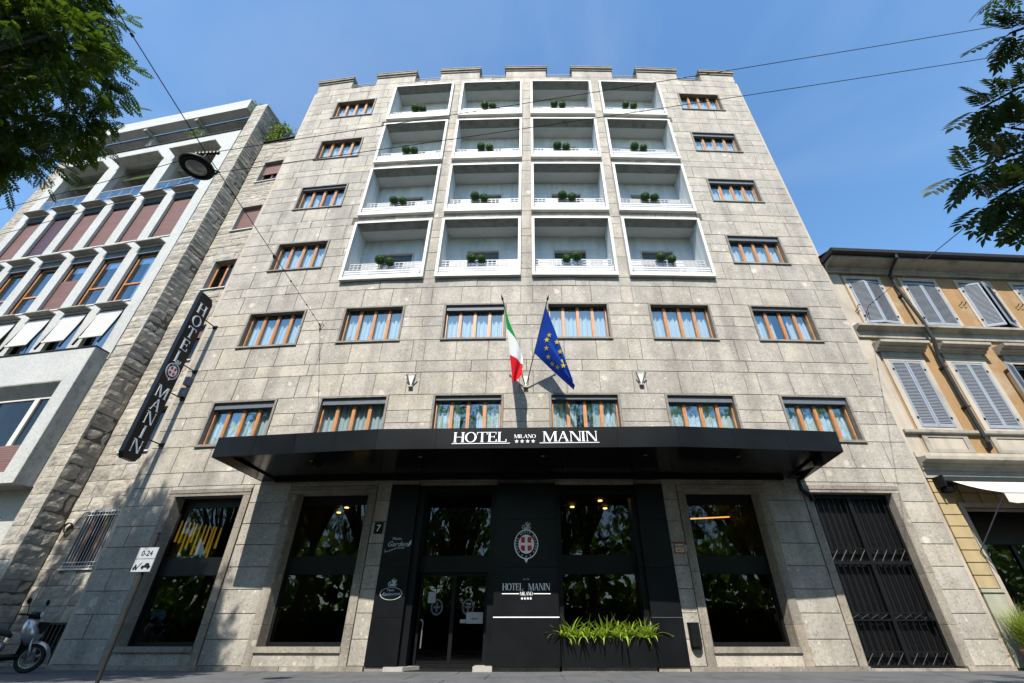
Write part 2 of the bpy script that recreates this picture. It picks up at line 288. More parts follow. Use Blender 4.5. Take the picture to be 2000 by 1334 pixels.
# ------------------------------------------------------------------ mesh builder
class MB:
    def __init__(s): s.v = []; s.f = []; s.m = []
    def add(s, vs, fs, mi=0):
        o = len(s.v); s.v += [tuple(p) for p in vs]
        s.f += [tuple(i + o for i in f) for f in fs]; s.m += [mi] * len(fs); return s
    def box(s, x0, x1, y0, y1, z0, z1, mi=0):
        return s.add([(x0, y0, z0), (x1, y0, z0), (x1, y1, z0), (x0, y1, z0), (x0, y0, z1), (x1, y0, z1), (x1, y1, z1), (x0, y1, z1)],
                     [(0, 3, 2, 1), (4, 5, 6, 7), (0, 1, 5, 4), (1, 2, 6, 5), (2, 3, 7, 6), (3, 0, 4, 7)], mi)
    def frame(s, x0, x1, y0, y1, z0, z1, t, tb=None, tt=None, mi=0):
        tb = t if tb is None else tb; tt = t if tt is None else tt
        s.box(x0, x0 + t, y0, y1, z0, z1, mi); s.box(x1 - t, x1, y0, y1, z0, z1, mi)
        s.box(x0 + t, x1 - t, y0, y1, z0, z0 + tb, mi); s.box(x0 + t, x1 - t, y0, y1, z1 - tt, z1, mi); return s
    def face(s, pts, mi=0): return s.add(pts, [tuple(range(len(pts)))], mi)
    def prism_y(s, poly, y0, y1, mi=0):
        n = len(poly)
        return s.add([(x, y0, z) for x, z in poly] + [(x, y1, z) for x, z in poly],
                     [tuple(range(n)), tuple(range(2 * n - 1, n - 1, -1))] + [(i, i + n, (i + 1) % n + n, (i + 1) % n) for i in range(n)], mi)
    def prism_x(s, poly, x0, x1, mi=0):
        n = len(poly)
        return s.add([(x0, y, z) for y, z in poly] + [(x1, y, z) for y, z in poly],
                     [tuple(range(n)), tuple(range(2 * n - 1, n - 1, -1))] + [(i, i + n, (i + 1) % n + n, (i + 1) % n) for i in range(n)], mi)
    def prism_z(s, poly, z0, z1, mi=0):
        n = len(poly)
        return s.add([(x, y, z0) for x, y in poly] + [(x, y, z1) for x, y in poly],
                     [tuple(range(n)), tuple(range(2 * n - 1, n - 1, -1))] + [(i, i + n, (i + 1) % n + n, (i + 1) % n) for i in range(n)], mi)
    def tube(s, pts, r, seg=8, mi=0, caps=True):
        pts = [Vector(p) for p in pts]; rs = r if isinstance(r, (list, tuple)) else [r] * len(pts)
        V = []; F = []; ref = None
        for i, p in enumerate(pts):
            t = (pts[min(i + 1, len(pts) - 1)] - pts[max(i - 1, 0)]).normalized()
            if ref is None: ref = Vector((0, 0, 1)) if abs(t.z) < 0.9 else Vector((1, 0, 0))
            a = t.cross(ref).normalized(); b = a.cross(t).normalized(); ref = b
            for k in range(seg):
                an = 2 * math.pi * k / seg; V.append(p + (a * math.cos(an) + b * math.sin(an)) * rs[i])
        for i in range(len(pts) - 1):
            for k in range(seg):
                F.append((i * seg + k, i * seg + (k + 1) % seg, (i + 1) * seg + (k + 1) % seg, (i + 1) * seg + k))
        if caps: F += [tuple(range(seg - 1, -1, -1)), tuple(range((len(pts) - 1) * seg, len(pts) * seg))]
        return s.add(V, F, mi)
    def lathe(s, prof, seg=16, mi=0, c=(0, 0, 0), M=None):
        V = []; F = []
        for r, z in prof:
            for k in range(seg):
                an = 2 * math.pi * k / seg; p = Vector((r * math.cos(an), r * math.sin(an), z))
                V.append((M @ p if M else p) + Vector(c))
        n = len(prof)
        for i in range(n - 1):
            for k in range(seg):
                F.append((i * seg + k, i * seg + (k + 1) % seg, (i + 1) * seg + (k + 1) % seg, (i + 1) * seg + k))
        return s.add(V, F, mi)
    def mesh(s, name, mats, smooth=False, recalc=True):
        me = bpy.data.meshes.new(name); me.from_pydata([tuple(p) for p in s.v], [], s.f)
        for m in (mats if isinstance(mats, (list, tuple)) else [mats]): me.materials.append(MT[m] if isinstance(m, str) else m)
        me.polygons.foreach_set('material_index', s.m)
        if recalc:
            b = bmesh.new(); b.from_mesh(me); bmesh.ops.recalc_face_normals(b, faces=b.faces); b.to_mesh(me); b.free()
        if smooth: me.polygons.foreach_set('use_smooth', [True] * len(me.polygons))
        me.update(); return me
WM = {}
def obj(name, me, parent=None, M=None, smooth=False, **kw):
    """link a mesh (or None for an Empty); M is the WORLD matrix"""
    if isinstance(me, tuple): mb, mats = me; me = mb.mesh(name, mats, smooth)
    M = M if M is not None else Matrix()
    o = bpy.data.objects.new(name, me); COL.objects.link(o); WM[o] = M
    if parent is not None: o.parent = parent; o.matrix_basis = WM[parent].inverted() @ M
    else: o.matrix_basis = M
    for k, v in kw.items(): o[k] = v
    return o
def thing(name, label, cat, loc, rz=0.0, group=None):
    o = obj(name, None, None, Matrix.Translation(loc) @ Matrix.Rotation(rz, 4, 'Z'), label=label, category=cat)
    o.empty_display_size = 0.3
    if group: o['group'] = group
    return o
def tag(o, label, cat, group=None):
    o['label'] = label; o['category'] = cat
    if group: o['group'] = group
    return o
T = Matrix.Translation
def proj(p):
    c, s = math.cos(PITCH), math.sin(PITCH); z = p[2] - CAM_H
    dep = c * p[1] + s * z
    if dep < 0.05: return None
    return 1028 + 889 * p[0] / dep, 667 - 889 * (-s * p[1] + c * z) / dep, dep

# hotel wall line (a gently bowed street front): X along the street, offset out of the wall towards the street
def Yc(X): return 12.5 - .01113 * X + .004189 * X * X - 9.73e-5 * X ** 3
def Sl(X): return -.01113 + .008378 * X - 2.919e-4 * X * X
def FH(X, z=0.0, off=0.0):
    a = math.atan(Sl(X)); n = Vector((math.sin(a), -math.cos(a), 0))
    return T(Vector((X, Yc(X), z)) + n * off) @ Matrix.Rotation(a, 4, 'Z')
def PH(X, off=0.0, z=0.0):
    a = math.atan(Sl(X)); return Vector((X, Yc(X), z)) + Vector((math.sin(a), -math.cos(a), 0)) * off
aL = math.atan(-.185); OL = Vector((-13.91, 13.54, 0))
def FL(u=0.0, z=0.0, off=0.0):
    return T(OL) @ Matrix.Rotation(aL, 4, 'Z') @ T((u, -off, z))
aR = math.atan(.055); OR = Vector((11.1, 12.85, 0))
def FR(u=0.0, z=0.0, off=0.0):
    return T(OR) @ Matrix.Rotation(aR, 4, 'Z') @ T((u, -off, z))
# ================================================================== ground
g = MB(); g.face([(-400, -400, -0.13), (400, -400, -0.13), (400, 8.55, -0.13), (-400, 8.55, -0.13)])
g.face([(-400, 8.55, -0.13), (400, 8.55, -0.13), (400, 400, -0.13), (-400, 400, -0.13)])
obj('street', (g, 'asphalt'), kind='structure')
swk = obj('sidewalk', (MB().box(-70, 70, 8.75, 30, -0.2, -0.012), 'mortar'), kind='structure')
obj('kerb', (MB().box(-70, 70, 8.55, 8.748, -0.2, 0.0), 'kerb'), kind='structure')
obj('far_sidewalk', (MB().box(-70, 70, -60, -4.0, -0.2, 0.0), 'pavement'), kind='structure')
slab_cache = {}
def slab(x0, x1, y0, y1):
    k = (round(x1 - x0, 3), round(y1 - y0, 3))
    if k not in slab_cache:
        a, b = k[0] - .008, k[1] - .008; c = .004
        slab_cache[k] = MB().add([(0, 0, -.03), (a, 0, -.03), (a, b, -.03), (0, b, -.03), (c, c, 0), (a - c, c, 0), (a - c, b - c, 0), (c, b - c, 0)],
            [(4, 5, 6, 7), (0, 1, 5, 4), (1, 2, 6, 5), (2, 3, 7, 6), (3, 0, 4, 7)]).mesh('paving_slab', 'pavement')
    obj('paving_slab', slab_cache[k], swk, T((x0, y0, random.uniform(-.002, .0015))))
for j in range(4):
    for i in range(-11, 11): slab(i * 1.45 + (j % 2) * .7, (i + 1) * 1.45 + (j % 2) * .7, 8.76 + j * 1.4, 8.76 + (j + 1) * 1.4)

# ================================================================== hotel
hotel = thing('hotel_building', 'large grey-beige stone hotel with four columns of white framed balconies and black canopy', 'hotel', (0, 12.5, 0))
XL, XR = -11.35, 11.1
BB = [XL, -7.05, -3.525, 0.0, 3.525, 7.05, XR]
WC = [-8.82, -5.29, -1.765, 1.765, 5.29, 8.82]
SILL = [5.42, 8.90, 12.36, 15.81, 19.23, 22.62]
WW, WHh = 1.075, 1.47
ZB = [11.545, 14.98, 18.42, 21.82]; HB = 3.03
TOP = 25.42
openings = []
for r, s in enumerate(SILL):
    for c, x in enumerate(WC):
        if r < 2 or c in (0, 5): openings.append((x - WW, x + WW, s, s + WHh))
BAL = []
for zb in ZB:
    for i in range(1, 5):
        BAL.append((BB[i] + .205, BB[i + 1] - .205, zb, zb + HB)); openings.append(BAL[-1])
GW = [(-9.86, -7.83), (-6.3, -4.28), (4.28, 6.27)]       # ground floor show windows
for a, b in GW: openings.append((a - .22, b + .22, 0.0, 4.12))
GATE = (7.73, 9.99); openings.append((GATE[0] - .22, GATE[1] + .22, 0.0, 4.12))
PORT = (-3.64, 3.65); openings.append((PORT[0], PORT[1], 0.0, 4.23))

def merge_sub(a, b, cuts):
    seg = [(a, b)]
    for c, d in cuts:
        nx = []
        for p, q in seg:
            if d <= p or c >= q: nx.append((p, q))
            else:
                if c > p: nx.append((p, c))
                if d < q: nx.append((d, q))
        seg = nx
    return [s for s in seg if s[1] - s[0] > .04]
BLK = []     # X0, X1, z0, z1
def course(z0, z1, joints):
    zc = (z0 + z1) / 2
    cuts = [(o[0], o[1]) for o in openings if o[2] - .01 <= zc <= o[3] + .01]
    for p, q in zip(joints[:-1], joints[1:]):
        for a, b in merge_sub(p, q, cuts): BLK.append((a, b, z0, z1))
def jit(l): return [l[0]] + [x + random.uniform(-.012, .012) for x in l[1:-1]] + [l[-1]]
def J_tall():
    j = [XL, -10.36, -9.31, -8.29]
    for i in range(1, 6):
        b = BB[i]; j += [b - .205, b + .205]
        if i < 5: w_ = (BB[i + 1] - BB[i] - .41) / 3; j += [b + .205 + w_, b + .205 + 2 * w_]
    return jit(sorted(j + [8.29, 9.31, 10.36, XR]))
def J_half(): return jit([XL, -10.6] + sorted(WC + BB[1:6]) + [10.5, XR])
def J_bay(): return jit([XL, -10.6] + WC + [10.5, XR])
def J_pier(): return [XL] + BB[1:1] + [XR]
def J_thinpier(): return jit([XL, -10.6] + BB[1:6] + [10.5, XR])
course(4.23, 4.63, jit([XL, -9.9, -8.0, -5.9, -3.6, -1.7, .3, 2.3, 4.4, 6.6, 8.3, 9.95, XR])); course(4.63, 5.42, J_tall())
for r, s in enumerate(SILL):
    nx = SILL[r + 1] if r < 5 else None
    inner_only_ends = r >= 2
    course(s, s + .55, J_pier()); course(s + .55, s + .95, J_thinpier()); course(s + .95, s + WHh, J_pier())
    if nx:
        d = nx - s - WHh; f = d / 1.99
        course(s + WHh, s + WHh + .77 * f, J_tall()); course(s + WHh + .77 * f, s + WHh + 1.18 * f, J_bay() if r % 2 else J_half()); course(s + WHh + 1.18 * f, nx, J_tall())
    else:
        course(s + WHh, 24.86, J_tall()); course(24.86, TOP, J_bay())
# re-cut the balcony field: courses above cross the balcony openings, so the fields between the balconies get their own stones
fld = []
for (a, b, z0, z1) in BLK:
    inside = -6.845 < (a + b) / 2 < 6.845 and z0 > 11.5 and z1 < 24.87
    if not inside: fld.append((a, b, z0, z1))
BLK = fld
for i in range(1, 5):
    for k, zb in enumerate(ZB):
        zt = zb + HB; nz = ZB[k + 1] if k < 3 else 24.86
        if nz - zt > .03:
            m = (BB[i] + BB[i + 1]) / 2 + random.uniform(-.3, .3)
            BLK += [(BB[i] + .205, m, zt, nz), (m, BB[i + 1] - .205, zt, nz)]
for b in (-3.525, 0, 3.525):
    z = 11.545
    hs = []
    while z < 24.86 - .05:
        h = random.choice([.42, .7, .78, .9, 1.0]); h = min(h, 24.86 - z)
        if 24.86 - z - h < .3: h = 24.86 - z
        BLK.append((b - .205, b + .205, z, z + h)); z += h
# ground floor piers
GZ = [.09, .6, 1.12, 1.63, 2.14, 2.665, 3.19, 3.73, 4.23]
for a, b in ((XL, -10.08), (-7.61, -6.52), (-4.06, -3.65), (3.66, 4.06), (6.49, 7.51), (10.21, XR)):
    for k, (z0, z1) in enumerate(zip(GZ[:-1], GZ[1:])):
        if b - a > 1.2 and k % 2: m = a + (b - a) * .42; BLK += [(a, m, z0, z1), (m, b, z0, z1)]
        else: BLK.append((a, b, z0, z1))
for a, b in GW + [GATE]: BLK.append((a - .22, b + .22, 4.125, 4.23))

JG = .014; BD = .06
def block_mb(w_, h_, mb=None, M=None, d=BD):
    mb = mb or MB(); a, b = w_ / 2 - JG / 2, h_ / 2 - JG / 2; c = .006
    V = [(-a, d, -b), (a, d, -b), (a, d, b), (-a, d, b), (-a, c, -b), (a, c, -b), (a, c, b), (-a, c, b),
         (-a + c, 0, -b + c), (a - c, 0, -b + c), (a - c, 0, b - c), (-a + c, 0, b - c)]
    if M is not None: V = [M @ Vector(p) for p in V]
    return mb.add(V, [(8, 9, 10, 11), (4, 5, 9, 8), (5, 6, 10, 9), (6, 7, 11, 10), (7, 4, 8, 11), (0, 1, 5, 4), (1, 2, 6, 5), (2, 3, 7, 6), (3, 0, 4, 7)])
def scr_area(P):
    q = [proj(p) for p in P]
    if any(x is None for x in q): return 0
    xs = [min(max(x[0], 0), 2000) for x in q]; ys = [min(max(x[1], 0), 1334) for x in q]
    return (max(xs) - min(xs)) * (max(ys) - min(ys))
blocks = []
for (a, b, z0, z1) in BLK:
    M = FH((a + b) / 2, (z0 + z1) / 2, random.uniform(-.004, .004))
    M = M @ Matrix.Rotation(random.uniform(-.0015, .0015), 4, 'X') @ Matrix.Rotation(random.uniform(-.0015, .0015), 4, 'Z')
    blocks.append((scr_area([M @ Vector((x, 0, z)) for x in ((a - b) / 2, (b - a) / 2) for z in ((z0 - z1) / 2, (z1 - z0) / 2)]), b - a, z1 - z0, M))
blocks.sort(key=lambda t: -t[0])
cache = {}
for ar, w_, h_, M in blocks[:300]:
    k = (round(w_, 2), round(h_, 2))
    if k not in cache: cache[k] = block_mb(w_, h_).mesh('stone_block', 'ceppo', recalc=False)
    obj('stone_block', cache[k], hotel, M)
rest = MB()
for ar, w_, h_, M in blocks[300:]: block_mb(w_, h_, rest, M)
obj('stone_blocks', (rest, 'ceppo'), hotel, kind='stuff')

# wall core behind the stones, cut round every opening
def wall_core():
    core = MB()
    ops = [o for o in openings]
    zs = sorted(set([0.0, TOP] + [z for o in ops for z in (o[2], o[3])]))
    for z0, z1 in zip(zs[:-1], zs[1:]):
        if z1 - z0 < 1e-4: continue
        zc = (z0 + z1) / 2
        cuts = [(o[0], o[1]) for o in ops if o[2] < zc < o[3]]
        for a, b in merge_sub(XL + .01, XR - .01, cuts):
            n = max(1, int((b - a) / 1.8)); xs = [a + (b - a) * i / n for i in range(n + 1)]
            V = [];
            for x in xs:
                for off in (-.012, -.34):
                    for z in (z0, z1): V.append(PH(x, off, z))
            F = []
            for i in range(n):
                o = i * 4; p = o + 4
                F += [(o, p, p + 1, o + 1), (o + 2, o + 3, p + 3, p + 2), (o + 1, p + 1, p + 3, o + 3), (o, o + 2, p + 2, p)]
            F += [(0, 1, 3, 2), (n * 4, n * 4 + 2, n * 4 + 3, n * 4 + 1)]
            core.add(V, F)
    # sides, back and roof
    xs = np.linspace(XL + .02, XR - .02, 14)
    pl = [tuple(PH(x, -.3)[:2]) for x in xs]
    core.prism_z(pl + [(XR - .02, 26), (XL + .02, 26)], TOP - .35, TOP - .05)
    core.box(XL + .02, XL + .3, 13.5, 26, 0, TOP - .36); core.box(XR - .3, XR - .02, 12.95, 26, 0, TOP - .36); core.box(XL + .3, XR - .3, 25.7, 26, 0, TOP - .36)
    # slab above the lobby
    core.prism_z(pl + [(XR - .31, 25.6), (XL + .31, 25.6)], 4.3, 4.5)
    return core
obj('wall_core', (wall_core(), 'mortar'), hotel)
# plaster end strips
for X, sgn in ((XL, -1), (XR, 1)):
    st = MB().box(-.05, .05, -.0, .25, 0, TOP - .1)
    obj('corner_strip', (st, 'cream'), hotel, FH(X + sgn * .05, 0, -.03))

# ---- crenellated parapet
for c, w_ in zip([-10.4, -7.0, -3.52, -.02, 3.48, 6.95, 10.22], [1.95, 2.12, 2.08, 2.12, 2.12, 2.14, 1.8]):
    m = MB(); h = w_ / 2
    for k in range(3):
        a = -h + w_ * k / 3; m.box(a + .004, a + w_ / 3 - .004, 0, .4, .012, .62)
    m.box(-h + .01, h - .01, .012, .38, 0, .62)
    o = obj('merlon', (m, 'ceppo'), hotel, FH(c, TOP, 0))
    cp = MB().box(-h - .02, h + .02, -.05, .45, .62, .74).box(-h - .05, h + .05, -.11, .5, .745, .87).box(-h - .07, h + .07, -.13, .52, .875, .93)
    obj('coping', (cp, 'ceppo_trim'), o, FH(c, TOP, 0))
gaps = [(-9.39, -8.1), (-5.9, -4.6), (-2.45, -1.1), (1.06, 2.4), (4.56, 5.85), (8.04, 9.28)]
for a, b in gaps:
    w_ = b - a; p = FH((a + b) / 2, TOP, -.12)
    q = obj('parapet_glass', (MB().face([(-w_ / 2, 0, .02), (w_ / 2, 0, .02), (w_ / 2, 0, .44), (-w_ / 2, 0, .44)]), 'glass_rail'), hotel, p)
    obj('handrail', (MB().tube([(-w_ / 2 - .05, 0, .46), (w_ / 2 + .05, 0, .46)], .022), 'white_metal'), q, p)
    obj('parapet_coping', (MB().box(-w_ / 2, w_ / 2, -.03, .3, -.03, .012), 'ceppo_trim'), hotel, FH((a + b) / 2, TOP, 0))

# ---- upper windows (shared meshes)
def winmeshes(tag_, box_h, gap=0.0, orange=False):
    W2 = WW; H = WHh; d = {}
    d['window'] = MB().frame(-W2, W2, -.018, .20, 0, H, .065, .05, .06).mesh('window', 'surround')
    d['sill'] = MB().box(-W2 - .02, W2 + .02, -.05, .1, -.035, .0).mesh('sill', 'ceppo_trim')
    i0, i1, z0, z1 = -W2 + .065, W2 - .065, .05, H - .06
    d['frame'] = MB().frame(i0, i1, .17, .235, z0, z1, .045, .05, .05).mesh('frame', 'wood_dark')
    zt = z1 - box_h
    d['mullion'] = MB().box(-.052, .052, .145, .24, z0 + .03, zt - .03).box(-.018, .018, .135, .145, z0 + .03, zt - .03).mesh('mullion', 'wood')
    d['jamb'] = MB().box(-.018, .018, .14, .24, z0 + .03, zt - .03).mesh('jamb', 'wood')
    w_ = (i1 - i0) / 4
    d['pane'] = MB().face([(-w_ / 2, 0, z0 + .04), (w_ / 2, 0, z0 + .04), (w_ / 2, 0, zt), (-w_ / 2, 0, zt)]).mesh('pane', 'glass', recalc=False)
    if box_h > .05: d['shutter_box'] = MB().box(i0 + .02, i1 - .02, .05, .17, zt - .02, z1).box(i0 + .02, i1 - .02, .035, .06, zt - .035, zt - .005).mesh('shutter_box', 'grey_metal')
    cur = MB(); n = 90
    for s_ in (0, 1):
        a, b = ((i0, -gap / 2), (gap / 2, i1))[s_]
        xs = [a + (b - a) * k / n for k in range(n + 1)]
        V = []
        for x in xs:
            y = .31 + .03 * math.sin(x * 34 + 1.3 * math.sin(x * 7)) + .012 * math.sin(x * 80)
            V += [(x, y, z0 - .1), (x, y * 1.0 + .01, z1)]
        cur.add(V, [(2 * k, 2 * k + 2, 2 * k + 3, 2 * k + 1) for k in range(n)])
    d['curtain'] = cur.mesh('curtain', 'curtain', True, False)
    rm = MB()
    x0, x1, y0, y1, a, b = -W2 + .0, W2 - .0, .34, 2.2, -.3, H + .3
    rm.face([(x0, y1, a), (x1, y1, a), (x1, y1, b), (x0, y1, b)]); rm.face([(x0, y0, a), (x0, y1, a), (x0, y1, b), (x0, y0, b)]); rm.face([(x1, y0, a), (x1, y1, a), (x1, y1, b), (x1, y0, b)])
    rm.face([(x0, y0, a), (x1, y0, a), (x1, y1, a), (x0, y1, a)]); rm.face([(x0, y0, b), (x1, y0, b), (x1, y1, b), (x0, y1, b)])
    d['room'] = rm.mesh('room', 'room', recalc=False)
    d['_mx'] = [i0 + w_ * k for k in range(1, 4)]; d['_px'] = [i0 + w_ * (k + .5) for k in range(4)]; d['_i'] = (i0, i1)
    return d
WMS = [winmeshes('a', .0, .0), winmeshes('b', .17, .0), winmeshes('c', .10, .5)]
kinds = {(0, 0): 1, (0, 1): 1, (0, 2): 2, (0, 3): 2, (0, 4): 1, (0, 5): 1, (1, 0): 0, (1, 1): 0, (1, 2): 1, (1, 3): 0, (1, 4): 0, (1, 5): 2, (2, 0): 0, (2, 5): 1, (3, 0): 2, (3, 5): 1, (4, 0): 0, (4, 5): 1, (5, 0): 0, (5, 5): 0}
for r, s in enumerate(SILL):
    for c, x in enumerate(WC):
        if (r, c) not in kinds: continue
        d = WMS[kinds[(r, c)]]; M = FH(x, s)
        o = obj('window', d['window'], hotel, M)
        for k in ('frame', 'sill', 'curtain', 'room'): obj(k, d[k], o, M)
        for mx in d['_mx']: obj('mullion', d['mullion'], o, M @ T((mx, 0, 0)))
        for mx in (d['_i'][0] + .045, d['_i'][1] - .045): obj('jamb', d['jamb'], o, M @ T((mx, 0, 0)))
        for px in d['_px']: obj('pane', d['pane'], o, M @ T((px, .2, 0)) @ Matrix.Rotation(random.uniform(-.006, .006), 4, 'X') @ Matrix.Rotation(random.uniform(-.006, .006), 4, 'Z'))
        if 'shutter_box' in d: obj('shutter_box', d['shutter_box'], o, M)

# ---- balconies (loggias with a proud white frame)
bw = BAL[0][1] - BAL[0][0]; h2 = bw / 2
PRJ = .14
m = MB().frame(-h2, h2, -PRJ, .1, 0, HB, .105, .13, .085)
b_frame = m.mesh('balcony', 'white_frame')
iw = h2 - .105; zf, zc = .13, HB - .085
m = MB(); Dp = .88
b_side = MB().box(-.0525, .0525, .1, Dp + .1, 0, HB).mesh('side_wall', 'marble')
b_lint = MB().box(-iw, iw, .1, .32, zc + .0, HB).mesh('lintel', 'lintel')
b_lint2 = MB().box(-iw, iw, -PRJ + .02, .1, zc - .012, zc - .001).mesh('lintel_soffit', 'lintel')
b_ceil = MB().box(-iw, iw, .32, Dp + .1, zc + .004, HB).mesh('ceiling', 'ceiling')
b_floor = MB().box(-iw, iw, .1, Dp + .1, 0, zf).mesh('floor', 'lintel')
dw = .69; dt = 2.22
m = MB()
zz = [zf, .75, 1.35, 1.95, dt, zc]
for a, b in zip(zz[:-1], zz[1:]):
    for x0, x1 in ((-iw, -dw), (dw, iw)) if b <= dt + .001 else ((-iw, -dw), (-dw, dw), (dw, iw)):
        m.box(x0 + .003, x1 - .003, Dp, Dp + .09, a + .003, b - .003)
m.box(-iw, -dw, Dp + .006, Dp + .1, zf, zc); m.box(dw, iw, Dp + .006, Dp + .1, zf, zc); m.box(-dw, dw, Dp + .006, Dp + .1, dt, zc)
b_back = m.mesh('back_wall', 'marble')
b_dfr = MB().frame(-dw, dw, Dp - .02, Dp + .2, zf, dt, .06, .03, .06).mesh('door_surround', 'white_frame')
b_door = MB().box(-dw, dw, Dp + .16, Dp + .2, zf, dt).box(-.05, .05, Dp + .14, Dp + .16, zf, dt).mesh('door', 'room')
b_blind = MB()
for k in range(9): b_blind.box(-dw + .06, dw - .06, Dp + .10, Dp + .12, dt - .07 - .05 * (k + 1) + .004, dt - .07 - .05 * k)
b_blind = b_blind.mesh('blind', 'grey_metal')
b_dgl = MB().face([(-dw, Dp + .13, zf), (dw, Dp + .13, zf), (dw, Dp + .13, dt), (-dw, Dp + .13, dt)]).mesh('door_glass', 'glass', recalc=False)
# railing: two top rails with a ladder of short bars, slatted infills, lower bars
m = MB(); rt = 1.0; yr = .15; iw2 = iw - .03
for z, t in ((rt, .028), (rt - .13, .022), (rt - .26, .022)): m.box(-iw2, iw2, yr - .014, yr + .014, z - t, z)
for i in range(19):
    x = -iw2 + 2 * iw2 * i / 18
    m.box(x - .009, x + .009, yr - .009, yr + .009, zf, rt - .001)
for a, b in ((-.98, -.45), (.62, 1.12)):
    for z in (rt - .05, rt - .09, rt - .17, rt - .21): m.box(a, b, yr - .012, yr + .012, z - .02, z)
b_rail = m.mesh('railing', 'white_metal')
b_slat = MB().box(-iw2 - .0, iw2 + .0, -PRJ + .012, -PRJ + .034, 0, .072).mesh('slat', 'white_metal')
b_brk = MB().box(-.015, .015, -PRJ + .034, yr, 0, .32).mesh('slat_bracket', 'white_metal')

ball_me = None
def leafball(name, r, n, seed, mat, ls=.03):
    g = np.random.default_rng(seed); mb = MB()
    bmz = bmesh.new(); bmesh.ops.create_icosphere(bmz, subdivisions=2, radius=r * .9)
    mb.add([v.co.copy() for v in bmz.verts], [tuple(v.index for v in f.verts) for f in bmz.faces]); bmz.free()
    for _ in range(n):
        d = Vector(g.normal(size=3)).normalized(); p = d * r * g.uniform(.86, 1.06)
        t = d.cross(Vector(g.normal(size=3))).normalized(); t = (t + d * g.uniform(-.2, .9)).normalized(); b = d.cross(t).normalized()
        l = ls * g.uniform(.7, 1.3)
        mb.add([p, p + t * l * .5 + b * l * .35, p + t * l, p + t * l * .5 - b * l * .35], [(0, 1, 2, 3)])
    return mb.mesh(name, mat, recalc=False)
ball_me = leafball('foliage_ball', .18, 1300, 3, 'leaf_box', .028)
m = MB().box(-.33, .33, -.09, .09, 0, .24).box(-.345, .345, -.1, .1, .2, .26); trough_me = m.mesh('trough', 'white_metal')
stem_me = MB().tube([(0, 0, .2), (.01, 0, .5), (0, .01, .72)], .014, 6).mesh('stem', 'bark')
pick = {}
for k, (x0, x1, z0, z1) in enumerate(BAL):
    row, colm = k // 4, k % 4
    M = FH((x0 + x1) / 2, z0)
    o = obj('balcony', b_frame, hotel, M)
    for nme, me in (('lintel', b_lint), ('lintel_soffit', b_lint2), ('ceiling', b_ceil), ('floor', b_floor), ('back_wall', b_back), ('door_surround', b_dfr), ('door', b_door), ('door_glass', b_dgl), ('railing', b_rail)):
        obj(nme, me, o, M)
    for sx in (-1, 1): obj('side_wall', b_side, o, M @ T((sx * (h2 - .0525), 0, 0)))
    if random.random() < .6 or row == 0 and colm != 2: obj('blind', b_blind, o, M)
    for j in range(3): obj('slat', b_slat, o, M @ T((0, 0, .135 + j * .105)))
    for x in (-iw2 + .06, iw2 - .06, -.5, .5): obj('slat_bracket', b_brk, o, M @ T((x, 0, .133)))
    rn = ['lowest', 'second', 'third', 'topmost'][row]; 
    t = thing('boxwood_planter', 'pair of clipped round boxwood balls in a white trough behind a white balcony railing', 'planter', M @ Vector((-.1 + random.uniform(-.08, .08), .0, zf)), math.atan(Sl((x0 + x1) / 2)), 'boxwood pairs on the hotel balconies')
    PM = WM[t]
    obj('trough', trough_me, t, PM)
    lead = 1 if (row, colm) not in ((0, 2),) else -1
    for sx, hh in ((-.2 * lead, .95), (.19 * lead, .86)):
        hh += random.uniform(-.03, .03); sc = random.uniform(.92, 1.06) * (1.05 if sx * lead < 0 else .95)
        obj('stem', stem_me, t, PM @ T((sx, 0, 0)))
        obj('foliage_ball', ball_me, t, PM @ T((sx, -.0, hh - .06)) @ Matrix.Rotation(random.uniform(0, 6), 4, 'Z') @ Matrix.Diagonal((sc, sc, sc, 1)))

# ---- ground floor show windows and gate surrounds
def surround(a, b, zt, zb, sill):
    cx = (a + b) / 2; M = FH(cx); w2 = (b - a) / 2
    p = None
    for s_ in (-1, 1):
        x0, x1 = sorted((s_ * w2, s_ * (w2 + .215)))
        j = MB()
        zz = [zb, .9, 2.0, 3.1, zt]
        for z0, z1 in zip(zz[:-1], zz[1:]):
            V = [(s_ * (w2 + .215), -.02, z0), (s_ * (w2 + .03), -.02, z0), (s_ * w2, .0, z0), (s_ * (w2 - .06), .34, z0), (s_ * (w2 + .215), .34, z0)]
            V2 = [(x, y, z1 - .006) for x, y, z in V]
            j.add(V + V2, [(0, 1, 2, 3, 4), (5, 6, 7, 8, 9)] + [(i, (i + 1) % 5, (i + 1) % 5 + 5, i + 5) for i in range(5)])
        obj('jamb_stone', (j, 'ceppo_trim'), hotel, M)
    obj('lintel_stone', (MB().box(-w2 - .215, w2 + .215, -.02, .34, zt, zt + .075).box(-w2 - .215, w2 + .215, -.035, .34, zt + .082, zt + .17), 'ceppo_trim'), hotel, M)
    if sill:
        obj('sill_stone', (MB().box(-w2 - .02, w2 + .02, -.045, .34, .34, .455), 'ceppo_trim'), hotel, M)
        obj('panel_stone', (MB().box(-w2 - .0, w2 + .0, -.0, .3, .09, .333), 'ceppo'), hotel, M)
    return M, w2
